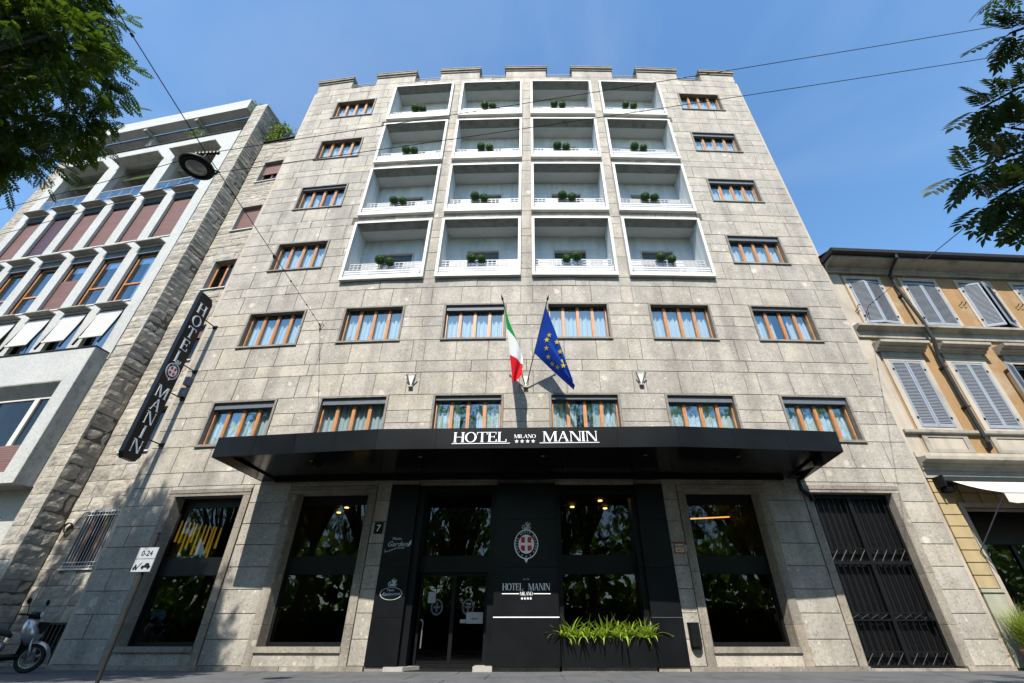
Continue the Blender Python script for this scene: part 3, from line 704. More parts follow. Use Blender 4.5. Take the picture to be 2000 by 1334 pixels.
for a, b in GW:
    M, w2 = surround(a, b, 3.95, .09, True)
    f = MB().frame(-w2 + .05, w2 - .05, .3, .38, .455, 3.95, .075, .09, .10).box(-w2 + .125, w2 - .125, .31, .37, 1.98, 2.42).box(-w2 + .125, w2 - .125, .31, .37, 3.70, 3.85)
    o = obj('show_window', (f, 'dark_metal'), hotel, M)
    for z0, z1 in ((.54, 1.985), (2.415, 3.71)):
        obj('pane', MB().face([(-w2 + .1, .335, z0), (w2 - .1, .335, z0), (w2 - .1, .335, z1), (-w2 + .1, .335, z1)]).mesh('pane', 'glass_dark', recalc=False), o, M @ Matrix.Rotation(random.uniform(-.004, .004), 4, 'X'))
    obj('transom_panel', (MB().box(-w2 + .14, w2 - .14, .295, .31, 1.99, 2.41), 'black_clad'), o, M)
# plinth course
for a, b in ((XL - .03, -3.66), (3.67, GATE[0] - .0), (GATE[1] + .0, XR + .03)):
    n = max(1, round((b - a) / 1.9))
    for k in range(n):
        x0, x1 = a + (b - a) * k / n, a + (b - a) * (k + 1) / n
        obj('plinth_stone', (MB().box(-(x1 - x0) / 2 + .004, (x1 - x0) / 2 - .004, -.07, .3, -.01, .088), 'ceppo_trim'), hotel, FH((x0 + x1) / 2))
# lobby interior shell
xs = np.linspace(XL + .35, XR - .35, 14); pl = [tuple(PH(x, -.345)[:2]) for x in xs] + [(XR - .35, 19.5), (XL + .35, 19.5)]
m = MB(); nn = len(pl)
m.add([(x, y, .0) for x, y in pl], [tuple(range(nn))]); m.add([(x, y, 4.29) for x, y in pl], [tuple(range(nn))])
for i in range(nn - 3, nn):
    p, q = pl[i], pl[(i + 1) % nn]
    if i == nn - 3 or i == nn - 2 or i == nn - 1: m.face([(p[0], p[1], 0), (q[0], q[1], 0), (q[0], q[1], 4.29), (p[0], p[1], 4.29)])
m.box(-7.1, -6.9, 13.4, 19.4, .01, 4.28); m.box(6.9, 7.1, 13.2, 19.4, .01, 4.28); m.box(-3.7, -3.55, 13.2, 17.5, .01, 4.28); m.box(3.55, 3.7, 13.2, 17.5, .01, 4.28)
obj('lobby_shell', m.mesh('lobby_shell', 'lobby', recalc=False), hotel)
# slats glow in place of downlight falling on them; lamps seen through the glass
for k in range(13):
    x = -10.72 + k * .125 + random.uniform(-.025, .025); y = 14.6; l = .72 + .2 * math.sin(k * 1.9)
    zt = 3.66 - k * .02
    obj('glow_slat', (MB().prism_y([(-.014, zt), (.014, zt), (.03, zt - l), (-.03, zt - l)], -.01, .01), 'glow_yellow'), hotel, T((x, y, 0)))
obj('strip_lamp', (MB().tube([(4.6, 14.4, 3.62), (7.0, 16.3, 4.1)], .022, 6), 'lamp_orange'), hotel)
for (x, y, z) in ((-5.9, 15.5, 4.2), (-5.2, 14.8, 4.2), (-6.4, 16.2, 4.2), (-4.9, 17, 4.2), (5.0, 15.8, 3.0), (5.25, 15.9, 3.0), (2.3, 14.6, 4.2), (1.5, 15.4, 4.2), (2.6, 15.6, 4.2), (-6.1, 16, 2.3), (-5.8, 16, 2.3)):
    obj('downlight', (MB().lathe([(0, 0), (.07, 0), (.07, .03), (0, .03)], 12), 'lamp_warm'), hotel, T((x, y, z)))

# ---- black portal
def panel_stack(x0, x1, off, zs, name='cladding_panel'):
    M = FH((x0 + x1) / 2, 0, 0); w2 = (x1 - x0) / 2
    for a, b in zip(zs[:-1], zs[1:]):
        obj(name, (MB().box(-w2, w2, -off, .35, a + .003, b - .003), 'black_clad'), hotel, M)
PZ = [.085, 1.03, 2.08, 3.2, 4.12]
panel_stack(-3.64, -2.9, .10, PZ); panel_stack(-.775, .765, .16, PZ); panel_stack(2.92, 3.65, .10, PZ)
obj('joint_glint', (MB().box(-.77, .77, -.166, -.15, 1.02, 1.04), 'letters'), hotel, FH(0))  # pale strips put in for light caught along the panel groove
obj('joint_glint', (MB().box(-.36, .36, -.102, -.09, 1.026, 1.034), 'grey_metal'), hotel, FH(3.285))
for a, b in ((-3.62, -2.93), (-.75, .74), (2.95, 3.63)):
    obj('base_stone', (MB().box(-(b - a) / 2, (b - a) / 2, -.07, .3, 0, .08), 'ceppo_trim'), hotel, FH((a + b) / 2))
    obj('capital_stone', (MB().box(-(b - a) / 2, (b - a) / 2, -.06, .3, 4.125, 4.225), 'ceppo_trim'), hotel, FH((a + b) / 2))
for a, b in ((-2.9, -.78), (.77, 2.92)):
    obj('capital_stone', (MB().box(-(b - a) / 2, (b - a) / 2, -.01, .3, 4.13, 4.225), 'ceppo_trim'), hotel, FH((a + b) / 2))
# entrance bay
M = FH(-1.84); w2 = 1.06
obj('portal_reveal', (MB().frame(-w2, w2, .05, .55, .0, 4.12, .16, .0001, .14).box(-w2 + .16, w2 - .16, .42, .55, 2.03, 2.42), 'black_clad'), hotel, M)
o = obj('entrance_door', (MB().frame(-.86, .86, .5, .58, .02, 2.05, .07, .09, .09).box(-.045, .045, .5, .58, .1, 1.97), 'dark_metal'), hotel, M)
for s_ in (-1, 1):
    x0, x1 = sorted((s_ * .04, s_ * .8))
    obj('pane', MB().face([(x0, .54, .08), (x1, .54, .08), (x1, .54, 1.97), (x0, .54, 1.97)]).mesh('pane', 'glass_dark', recalc=False), o, M @ Matrix.Rotation(s_ * .004, 4, 'Z'))
obj('handle', (MB().tube([(-.69, .45, .42), (-.69, .45, .95), (-.73, .45, 1.0), (-.80, .5, 1.0)], .016, 8), 'silver'), o, M)
for (x0, x1, z0, z1) in ((-.64, -.45, 1.36, 1.6), (.35, .76, .92, 1.16), (.2, .34, .93, 1.01)):
    obj('notice', (MB().box(x0, x1, .53, .535, z0, z1), 'signw'), o, M)
obj('transom_glass', MB().face([(-.9, .5, 2.42), (.9, .5, 2.42), (.9, .5, 3.98), (-.9, .5, 3.98)]).mesh('transom_glass', 'glass_dark', recalc=False), hotel, M)
obj('threshold', (MB().box(-w2 + .02, w2 - .02, -.12, .5, 0, .015), 'plastic'), hotel, M)
obj('step_stone', (MB().prism_z([(-w2 - .28, -.16), (-w2 + .16, -.16), (-w2 + .42, .35), (-w2 - .0, .35)], 0, .085), 'marble_step'), hotel, M)
obj('step_stone', (MB().box(w2 - .4, w2 + .03, -.2, .4, 0, .1), 'marble_step'), hotel, M)
# window bay
M = FH(1.845)
o = obj('portal_window', (MB().frame(-1.07, 1.07, .05, .42, .0, 4.12, .12, .6, .24).box(-.95, .95, .30, .42, 1.98, 2.42).box(-1.07, 1.07, -.02, .05, 3.95, 3.965), 'black_clad'), hotel, M)
for z0, z1 in ((.6, 1.985), (2.415, 3.88)):
    obj('pane', MB().face([(-.95, .36, z0), (.95, .36, z0), (.95, .36, z1), (-.95, .36, z1)]).mesh('pane', 'glass_dark', recalc=False), o, M @ Matrix.Rotation(random.uniform(-.003, .003), 4, 'X'))
# ================================================================== lettering
def ell(cx, cz, rx, rz, n=28, a0=0, a1=2 * math.pi):
    return [(cx + rx * math.cos(a0 + (a1 - a0) * i / n), cz + rz * math.sin(a0 + (a1 - a0) * i / n)) for i in range(n)]
def glyph(ch):
    t, h, sf, sh = .13, .045, .055, .035     # thick, thin, serif reach, serif height
    P = []
    def stem(x, w_=t, z0=0, z1=1): P.append([(x, z0), (x + w_, z0), (x + w_, z1), (x, z1)])
    def serif(x, w_, z): P.append([(x - sf, z), (x + w_ + sf, z), (x + w_ + sf, z + sh), (x - sf, z + sh)])
    def full(x, w_=t): stem(x, w_); serif(x, w_, 0); serif(x, w_, 1 - sh)
    def bar(x0, x1, z0, z1): P.append([(x0, z0), (x1, z0), (x1, z1), (x0, z1)])
    def diag(x0, x1, w_, z0=0, z1=1): P.append([(x0, z0), (x0 + w_, z0), (x1 + w_, z1), (x1, z1)])
    if ch == 'H': full(.06); full(.58); bar(.19, .58, .49, .49 + h); return P, .79, None
    if ch == 'O': return [], .82, (.40, .5, .40, .515, .265, .465)
    if ch == 'T': full(.29); bar(.0, .71, 1 - h, 1); bar(0, h, .76, 1); bar(.71 - h, .71, .76, 1); return P, .74, None
    if ch == 'E': full(.06); bar(.19, .58, 1 - h, 1); bar(.19, .60, 0, h); bar(.19, .47, .5, .5 + h); bar(.58 - h, .58, .78, 1); bar(.60 - h, .62, 0, .25); bar(.43, .47, .40, .64); return P, .67, None
    if ch == 'L': full(.06); bar(.19, .58, 0, h); bar(.56, .61, 0, .27); return P, .65, None
    if ch == 'I': full(.06); return P, .28, None
    if ch == 'N': stem(.08, h); serif(.08, h, 0); bar(.0, .16, 1 - sh, 1); diag(.60, .09, t * 1.05); stem(.68, h); serif(.68, h, 1 - sh); return P, .80, None
    if ch == 'M': stem(.07, h); serif(.07, h, 0); bar(0, .16, 1 - sh, 1); diag(.40, .08, t); diag(.44, .76, h * 1.2); stem(.78, t); serif(.78, t, 0); bar(.78, .97, 1 - sh, 1); return P, .99, None
    if ch == 'A': diag(.06, .36, h * 1.2); diag(.58, .32, t); serif(.05, h, 0); serif(.58, t, 0); bar(.2, .55, .33, .33 + h); return P, .80, None
    return P, .35, None
def letter_mb(ch, H, d=.012, mat=0):
    P, adv, O = glyph(ch); mb = MB()
    for i, p in enumerate(P): mb.prism_y([(x * H, z * H) for x, z in p], -d - i * .0006, 0)
    if O:
        cx, cz, rx, rz, ix, iz = [q * H for q in O]; n = 28
        V = []
        for y in (-d, 0):
            for k in range(n):
                a = 2 * math.pi * k / n
                V += [(cx + rx * math.cos(a), y, cz + rz * math.sin(a)), (cx + ix * math.cos(a), y, cz + iz * math.sin(a))]
        F = []
        for k in range(n):
            a, b = 2 * k, 2 * ((k + 1) % n); q = 2 * n
            F += [(a, b, b + 1, a + 1), (a + q, a + 1 + q, b + 1 + q, b + q), (a, a + q, b + q, b), (a + 1, b + 1, b + 1 + q, a + 1 + q)]
        mb.add(V, F)
    return mb, adv * H
def word_width(w_, H, track=.0): return sum(glyph(c)[1] * H + track for c in w_) - track
def put_word(w_, H, M, parent, x=None, track=.0, name='letter', mat='letters', fit=None):
    """letters laid from x along local +x; fit squeezes to a width"""
    ww = word_width(w_, H, track); sx = (fit / ww) if fit else 1.0
    if x is None: x = -ww * sx / 2
    for c in w_:
        mb, adv = letter_mb(c, H)
        obj(name, (mb, mat), parent, M @ T((x, 0, 0)) @ Matrix.Diagonal((sx, 1, 1, 1))); x += (adv + track) * sx
_dg = None
def text_mesh(s_, size, name, mat, extrude=.003, shear=0.0):
    cu = bpy.data.curves.new('t', 'FONT'); cu.body = s_; cu.size = size; cu.extrude = extrude; cu.shear = shear; cu.align_x = 'CENTER'; cu.resolution_u = 3
    ob = bpy.data.objects.new('t', cu); COL.objects.link(ob)
    bpy.context.view_layer.update()
    me = bpy.data.meshes.new_from_object(ob.evaluated_get(bpy.context.evaluated_depsgraph_get()))
    bpy.data.objects.remove(ob); bpy.data.curves.remove(cu)
    me.name = name; me.materials.clear(); me.materials.append(MT[mat]); return me
FLAT = Matrix.Rotation(R(90), 4, 'X')       # text lies in xy, stand it up to face -y
def star_poly(r, cx=0, cz=0):
    return [(cx + (r if k % 2 == 0 else r * .4) * math.sin(k * math.pi / 5), cz + (r if k % 2 == 0 else r * .4) * math.cos(k * math.pi / 5)) for k in range(10)]
def ring(cx, cz, ro, ri, n, d0, d1, mb=None, sz=1.15):
    mb = mb or MB(); V = []
    for y in (d0, d1):
        for k in range(n):
            a = 2 * math.pi * k / n
            V += [(cx + ro * math.cos(a), y, cz + ro * sz * math.sin(a)), (cx + ri * math.cos(a), y, cz + ri * sz * math.sin(a))]
    F = []
    for k in range(n):
        a, b = 2 * k, 2 * ((k + 1) % n); q = 2 * n
        F += [(a, b, b + 1, a + 1), (a + q, a + 1 + q, b + 1 + q, b + q), (a, a + q, b + q, b), (a + 1, b + 1, b + 1 + q, a + 1 + q)]
    return mb.add(V, F)
def griffin(s_, mb=None, cx=0, cz=0):
    """heraldic beast above the shield, as raised pale strokes"""
    mb = mb or MB(); d = .006
    def st(pts, r): mb.tube([(cx + x * s_, -d - .002, cz + z * s_) for x, z in pts], [q * s_ for q in r], 5)
    st([(-.32, .02), (-.38, .18), (-.28, .34), (-.14, .30), (-.16, .16), (-.24, .14)], [.03, .04, .045, .04, .03, .02])
    st([(-.2, .05), (-.05, .12), (.08, .1), (.2, .2), (.16, .36), (.02, .44)], [.05, .06, .06, .06, .05, .03])
    st([(.05, .2), (.16, .4), (.36, .56)], [.05, .05, .02]); st([(.1, .16), (.26, .34), (.44, .44)], [.05, .045, .015]); st([(-.02, .3), (.02, .5), (.16, .66)], [.04, .04, .015])
    st([(.1, .1), (.26, .08), (.36, .22), (.42, .12), (.36, 0)], [.04, .04, .035, .03, .02])
    st([(-.1, .42), (-.02, .52), (.06, .46), (0, .4)], [.04, .05, .04, .03]); st([(-.3, .0), (0, .02), (.36, .0)], [.025, .03, .025])
    return mb
def emblem(s_, M, parent, ringtext=True):
    """oval garter badge with a red shield and white cross, s_ = half width"""
    o = obj('emblem', (ring(0, 0, s_, s_ * .93, 36, -.006, 0), 'letters'), parent, M)
    obj('badge_disc', (MB().prism_y(ell(0, 0, s_ * .66, s_ * .74), -.006, 0), 'letters'), o, M)
    q = MB(); k = s_ * .44; g_ = s_ * .11; hz = s_ * .56
    for sx in (-1, 1):
        q.prism_y([(sx * g_, g_ * 1.0), (sx * k, g_ * 1.0), (sx * k * .93, hz * .6), (sx * k * 1.08, hz * .78), (sx * k * .85, hz), (sx * g_, hz * .95)], -.010, -.006)
        q.prism_y([(sx * g_, -g_ * 1.0), (sx * k, -g_ * 1.0), (sx * k * 1.05, -hz * .7), (sx * k * .7, -hz * .95), (sx * g_, -hz * .92)], -.010, -.006)
    obj('shield_quarter', (q, 'red'), o, M)
    obj('crest_beast', (griffin(s_ * .95, None, 0, s_ * 1.17), 'logo'), o, M)
    pd = MB().prism_y([(-s_ * .16, -s_ * 1.14), (0, -s_ * 1.45), (s_ * .16, -s_ * 1.14)], -.008, 0)
    obj('badge_pendant', (pd, 'letters'), o, M)
    if ringtext:
        tx = MB(); w_ = 'HOTEL MANIN MILANO'; n = len(w_); hh = s_ * .17
        for i, c in enumerate(w_):
            if c == ' ': continue
            a = R(205) - R(230) * i / (n - 1); mb, adv = letter_mb(c, hh, .004)
            Mx = T((s_ * .74 * math.cos(a), 0, s_ * .86 * math.sin(a))) @ Matrix.Rotation(-(a - R(90)), 4, 'Y') @ T((-adv / 2, 0, 0))
            tx.add([Mx @ Vector(p) for p in mb.v], mb.f)
        for a in (-140, -115, -90, -65, -40):
            tx.prism_y(ell(s_ * .8 * math.cos(R(a)), s_ * .94 * math.sin(R(a)), s_ * .045, s_ * .045, 10), -.006, 0)
        obj('ring_lettering', (tx, 'letters'), o, M)
    return o

# ================================================================== canopy (part of the hotel)
FP = [(-7.64, 10.79), (-3.53, 10.24), (3.53, 10.06), (7.47, 10.40)]
Z0, Z1 = 4.30, 4.80
cm = MB()
back = [tuple(PH(x, -.0)[:2]) for x in np.linspace(7.67, -7.44, 9)]
front_in = [(-7.56, 10.84), (-3.52, 10.30), (3.52, 10.12), (7.40, 10.46)]
cm.prism_z(front_in + back, Z0 + .30, Z1 - .02)
can = obj('canopy', (cm, 'black_clad'), hotel)
def seg_matrix(p, q):
    p, q = Vector((*p, 0)), Vector((*q, 0)); a = math.atan2(q.y - p.y, q.x - p.x)
    return T((p + q) / 2) @ Matrix.Rotation(a, 4, 'Z'), (q - p).length
# fascia panels along the three straight runs
for i, n in ((0, 4), (1, 5), (2, 3)):
    p, q = Vector(FP[i]), Vector(FP[i + 1])
    for k in range(n):
        M, L_ = seg_matrix(p.lerp(q, k / n), p.lerp(q, (k + 1) / n))
        obj('fascia_panel', (MB().box(-L_ / 2 + .0025, L_ / 2 - .0025, -.012, .03, Z0, Z1), 'black_clad'), can, M)
        obj('fascia_edge', (MB().box(-L_ / 2, L_ / 2, .0, .07, Z0 - .002, Z0 + .06), 'black_gloss'), can, M)
for p, q in (((-7.44, Yc(-7.44)), FP[0]), (FP[3], (7.67, Yc(7.67)))):
    M, L_ = seg_matrix(p, q)
    obj('side_fascia', (MB().box(-L_ / 2 + .01, L_ / 2 - .01, .0, .03, Z0, Z1), 'black_clad'), can, M)
    obj('edge_soffit', (MB().box(-L_ / 2 + .02, L_ / 2 - .02, .035, .46, Z0 + .004, Z0 + .016), 'black_gloss'), can, M)
# soffit panels
sp = [(-7.0, 10.86), (-3.50, 10.38), (3.50, 10.22), (7.0, 10.50)]
nseg = 7
xs = np.linspace(-7.0, 7.05, nseg + 1)
def fy(x): return float(np.interp(x, [p[0] for p in sp], [p[1] for p in sp]))
for a, b in zip(xs[:-1], xs[1:]):
    poly = [(a + .004, fy(a)), (b - .004, fy(b)), (b - .004, Yc(b) - .14), (a + .004, Yc(a) - .14)]
    obj('soffit_panel', (MB().prism_z(poly, Z0 + .05, Z0 + .075), 'black_gloss'), can)
bw_ = MB()
for a, b in zip(xs[:-1], xs[1:]): bw_.prism_z([(a, Yc(a) - .12), (b, Yc(b) - .12), (b, Yc(b) - .005), (a, Yc(a) - .005)], Z0 - .04, Z0 + .1)
obj('wall_batten', (bw_, 'dark_metal'), can)
for x in (-5.4, -2.6, .4, 2.9, 5.2):
    obj('downlight', (MB().lathe([(0, -.004), (.05, -.004), (.05, .03), (0, .03)], 14), 'grey_metal'), can, T((x, fy(x) + .55, Z0 + .05)))
obj('camera_dome', (MB().box(-.12, .12, -.05, .05, -.05, .1).lathe([(0, -.13), (.05, -.11), (.07, -.05), (.07, 0)], 12), 'plastic'), can, T((-5.3, 11.35, Z0 + .02)))
obj('drain_spout', (MB().tube([PH(7.35, 1.1, 4.36), PH(7.4, .55, 4.28), PH(7.38, .2, 4.22), PH(7.45, .08, 4.0), PH(7.66, .07, 3.86), PH(7.68, .07, 3.7)], .055, 10), 'dark_metal'), can)
obj('flood_lamp', (MB().box(-.1, .1, -.06, .06, -.08, .06).tube([(0, 0, .05), (0, 0, .2)], .02, 6), 'plastic'), can, T((7.15, 10.95, 4.24)))
# canopy lettering
Mf, Lf = seg_matrix(FP[1], FP[2]); Mf = Mf @ T((0, -.012, 0))
lw = 1.36
Hc = .245
put_word('HOTEL', Hc, Mf @ T((0, 0, 4.446)), can, x=-1.71, fit=1.26)
put_word('MANIN', Hc, Mf @ T((0, 0, 4.446)), can, x=.385, fit=1.275)
put_word('MILANO', .087, Mf @ T((0, 0, 4.537)), can, x=-.285, fit=.51)
obj('letter_rule', (MB().box(-1.74, -.38, -.012, 0, 4.408, 4.422), 'letters'), can, Mf)
obj('letter_rule', (MB().box(.31, 1.69, -.012, 0, 4.408, 4.422), 'letters'), can, Mf)
for k in range(4): obj('star', (MB().prism_y(star_poly(.05, -.225 + k * .128, 4.458), -.012, 0), 'letters'), can, Mf)

# ---- pilaster signage
Mp = FH(0, 0, .162)
emblem(.30, Mp @ T((0, 0, 2.60)), hotel)
put_word('HOTEL', .145, Mp @ T((0, 0, 1.58)), hotel, x=-.57, fit=.50)
put_word('MANIN', .145, Mp @ T((0, 0, 1.58)), hotel, x=.05, fit=.52)
put_word('MILANO', .075, Mp @ T((0, 0, 1.475)), hotel, x=-.15, fit=.31)
obj('letter_rule', (MB().box(-.58, -.17, -.008, 0, 1.50, 1.516), 'letters'), hotel, Mp)
obj('letter_rule', (MB().box(.18, .58, -.008, 0, 1.50, 1.516), 'letters'), hotel, Mp)
for k in range(4): obj('star', (MB().prism_y(star_poly(.035, -.1 + k * .068, 1.41), -.008, 0), 'letters'), hotel, Mp)
obj('small_lettering', text_mesh('dal 1936', .045, 'small_lettering', 'logo'), hotel, Mp @ T((0, 0, 1.80)) @ FLAT)
Mp = FH(-3.27, 0, .104)
obj('logo_lettering', text_mesh('Manin', .1, 'logo_lettering', 'logo'), hotel, Mp @ T((-.02, 0, 2.72)) @ FLAT)
obj('logo_lettering', text_mesh('Garden', .17, 'logo_lettering', 'logo', shear=.35), hotel, Mp @ T((0, 0, 2.57)) @ FLAT)
obj('logo_flourish', (MB().tube([(-.28, -.003, 2.50), (-.3, -.003, 2.44), (-.2, -.003, 2.46), (0, -.003, 2.53), (.2, -.003, 2.53)], .008, 5).prism_y([(.26, 2.56), (.30, 2.66), (.36, 2.73), (.35, 2.62), (.3, 2.57)], -.006, 0), 'logo'), hotel, Mp)
obj('logo_oval', (ring(0, 0, .27, .255, 36, -.005, 0, None, .5), 'logo'), hotel, Mp @ T((.02, 0, 1.52)))
obj('logo_lettering', text_mesh('Manin', .075, 'logo_lettering', 'logo'), hotel, Mp @ T((.0, 0, 1.57)) @ FLAT)
obj('logo_lettering', text_mesh('Restaurant', .1, 'logo_lettering', 'logo', shear=.35), hotel, Mp @ T((.02, 0, 1.485)) @ FLAT)
obj('crest_beast', (griffin(.26), 'logo'), hotel, Mp @ T((.02, 0, 1.68)))
# door emblems
Md = FH(-1.84, 0, -.535)
for sx in (-.4, .38):
    obj('door_emblem', (ring(0, 0, .15, .115, 28, -.003, 0, None, 1.2).box(-.08, .08, -.003, 0, -.025, .025).box(-.025, .025, -.003, 0, .03, .1).box(-.025, .025, -.003, 0, -.1, -.03), 'grey_metal'), hotel, Md @ T((sx, 0, 1.27)))
obj('notice_lettering', text_mesh('dalvid', .07, 'notice_lettering', 'plastic'), hotel, FH(-1.84, 0, -.526) @ T((.56, 0, 1.0)) @ FLAT)

# ================================================================== free-standing things on the hotel front
# house number and street tile
o = tag(obj('house_number', (MB().box(-.11, .11, -.02, .0, -.14, .14), 'dark_metal'), None, FH(-3.85, 3.03, .004)), 'small black plaque with a white number seven on the stone pier', 'plaque')
obj('numeral', text_mesh('7', .24, 'numeral', 'letters'), o, FH(-3.85, 3.03, .026) @ T((0, 0, -.085)) @ FLAT)
o = thing('street_tile', 'red-bordered cream tile plaque with dark side wings on the stone pier', 'plaque', FH(3.87, 2.53, .004) @ Vector((0, 0, 0)), math.atan(Sl(3.87)))
Mq = WM[o]
obj('tile_plate', (MB().box(-.13, .13, -.02, 0, -.12, .12), 'red'), o, Mq); obj('tile_face', (MB().box(-.105, .105, -.026, -.02, -.095, .095), 'tile'), o, Mq)
obj('tile_lettering', text_mesh('FVI SS', .075, 'tile_lettering', 'dark_metal'), o, Mq @ T((0, -.028, .01)) @ FLAT); obj('tile_lettering', text_mesh('N 7', .07, 'tile_lettering', 'dark_metal'), o, Mq @ T((0, -.028, -.07)) @ FLAT)
for s_ in (-1, 1): obj('tile_wing', (MB().box(s_ * .19 - .055, s_ * .19 + .055, -.015, 0, -.08, .08), 'blue' if False else 'concrete_dark'), o, Mq)
# ashtray tube
o = thing('wall_ashtray', 'black half-round wall ashtray bin beside the portal', 'bin', FH(3.88, .4, .0) @ Vector((0, 0, 0)), math.atan(Sl(3.88)))
Mq = WM[o]
pr = [(-.13, .0), (-.13, -.06), (-.10, -.115), (-.05, -.145), (.05, -.145), (.10, -.115), (.13, -.06), (.13, .0)]
obj('bin_body', (MB().prism_z(pr, .06, .5).prism_z([(x * .8, y * .8) for x, y in pr], .0, .06), 'dark_metal'), o, Mq)
obj('bin_rim', (MB().prism_z([(x * 1.04, y * 1.04) for x, y in pr], .505, .53), 'plastic'), o, Mq)

# planter box with strap leaves
o = thing('window_planter', 'long black metal planter box under the entrance window', 'planter', FH(1.845, .0, .0) @ Vector((0, 0, 0)), math.atan(Sl(1.845)))
Mq = WM[o]
obj('trough', (MB().box(-1.06, 1.06, -.16, -.15, .085, .64).box(-1.06, 1.06, .03, .04, .085, .64).box(-1.06, -1.05, -.15, .03, .085, .64).box(1.05, 1.06, -.15, .03, .085, .64).box(-1.05, 1.05, -.15, .03, .1, .56), 'black_clad'), o, Mq)
obj('base_stone', (MB().box(-1.05, 1.05, -.10, .04, 0, .083), 'ceppo_trim'), o, Mq)
def strap_plant(n, seed, L=(.3, .62), wd=.044):
    g = np.random.default_rng(seed); mb = MB()
    for _ in range(n):
        a = g.uniform(0, 2 * math.pi); tilt = g.uniform(.25, 1.35) ; l = g.uniform(*L); dr = g.uniform(.6, 2.6)
        d = Vector((math.cos(a), math.sin(a) * .8 - .25, 0)).normalized(); side = Vector((-d.y, d.x, 0))
        p = Vector((g.uniform(-.06, .06), g.uniform(-.03, .03), 0)); ang = math.pi / 2 - tilt * .55; V = []; m_ = 7
        for k in range(m_ + 1):
            t = k / m_; w_ = wd * (math.sin(math.pi * min(1, .25 + t * .75)) ** .8) * (1 if t < .99 else .05)
            V += [p - side * w_ / 2, p + side * w_ / 2 + Vector((0, 0, .004))]
            p = p + (d * math.cos(ang) + Vector((0, 0, 1)) * math.sin(ang)) * (l / m_); ang -= dr * tilt / m_
        mb.add(V, [(2 * k, 2 * k + 1, 2 * k + 3, 2 * k + 2) for k in range(m_)])
    return mb
for k in range(13):
    x = -1.0 + 2.0 * k / 12 + random.uniform(-.04, .04)
    Mt = Mq @ T((x, -.07 + random.uniform(-.03, .03), .555)) @ Matrix.Rotation(random.uniform(-.3, .3), 4, 'Z')
    tag(obj('strap_plant', (strap_plant(23, 100 + k), 'leaf_strap'), None, Mt), 'bright green strap-leaved plant in the black planter box', 'plant', 'strap-leaved plants in the window planter')

# wall lamps with V-shaped arms and the flag bracket
def vee(M, o):
    obj('wall_plate', (MB().prism_y([(-.05, -.16), (.05, -.16), (.10, .2), (-.10, .2)], -.05, .02), 'white_frame'), o, M)
    obj('foot', (MB().box(-.07, .07, -.1, .01, -.2, -.155), 'cream'), o, M)
for x, z in ((-3.58, 7.32), (3.55, 7.34)):
    o = thing('flag_holder', 'small white V-shaped flag holder without flags on the stone wall', 'flag holder', FH(x, z) @ Vector((0, 0, 0)), math.atan(Sl(x)), 'empty flag holders on the hotel wall')
    vee(WM[o], o)
    for s_ in (-1, 1): obj('socket', (MB().tube([(s_ * .03, -.04, -.12), (s_ * .15, -.16, .2)], .022, 8), 'grey_metal'), o, WM[o])
o = thing('flag_holder', 'white V-shaped flag holder carrying the two flagpoles', 'flag holder', FH(-.02, 7.25) @ Vector((0, 0, 0)), math.atan(Sl(0)))
vee(WM[o], o)
base = Vector((-.02, 12.42, 7.15))
def flag(nm, tip, label, kind):
    tip = Vector(tip); ax = tip - base
    b0 = base + Vector((math.copysign(.03, tip.x), 0, 0))
    o = thing(nm, label, 'flag', b0)
    obj('pole', (MB().tube([b0, tip], .018, 8), 'grey_metal'), o)
    sp = MB().lathe([(0, .0), (.03, .02), (.035, .06), (.012, .16), (0, .2)], 8)
    obj('finial', (sp, 'dark_metal'), o, T(tip) @ ax.to_track_quat('Z', 'Y').to_matrix().to_4x4())
    return o, ax
def cloth(A, B, F1, F2, fold, amp, nu=40, nv=22, ph=0.0, belly=Vector((0, 0, 0))):
    """u runs along the fly from the hoist A-B to the gathered free end F1-F2"""
    P = []
    for i in range(nu + 1):
        u = i / nu
        for j in range(nv + 1):
            v = j / nv
            p = A.lerp(B, v).lerp(F1.lerp(F2, v), u) + belly * math.sin(math.pi * u) * math.sin(math.pi * min(1, v * 1.0)) 
            wv = amp * (.12 + .88 * u) * math.sin(v * fold * (1 - .25 * u) + ph + u * 1.7)
            wv2 = amp * .35 * math.sin(v * fold * 2.1 + u * 5 + ph)
            p = p + Vector((.35, -1, .15)).normalized() * (wv + wv2 * u)
            P.append(p)
    return P, nu, nv
def grid_faces(nu, nv, i0, i1):
    return [(i * (nv + 1) + j, (i + 1) * (nv + 1) + j, (i + 1) * (nv + 1) + j + 1, i * (nv + 1) + j + 1) for i in range(i0, i1) for j in range(nv)]
# Italian tricolour
o, ax = flag('italian_flag', (-.72, 11.05, 9.33), 'green, white and red flag hanging from a pole above the canopy', 'it')
A = base + ax * .95; B = base + ax * .34
P, nu, nv = cloth(A, B, Vector((-.40, 11.5, 6.72)), Vector((-.14, 11.6, 6.98)), 8.0, .07, 42, 22, .5, Vector((.24, .05, .02)))
for a, b, mt_ in ((0, 14, 'flag_g'), (14, 28, 'flag_w'), (28, 42, 'flag_r')):
    mb = MB().add(P, grid_faces(nu, nv, a, b)); me = mb.mesh('flag_stripe', mt_, True, False)
    bmx = bmesh.new(); bmx.from_mesh(me); bmesh.ops.delete(bmx, geom=[v for v in bmx.verts if not v.link_faces], context='VERTS'); bmx.to_mesh(me); bmx.free()
    obj('flag_stripe', me, o)
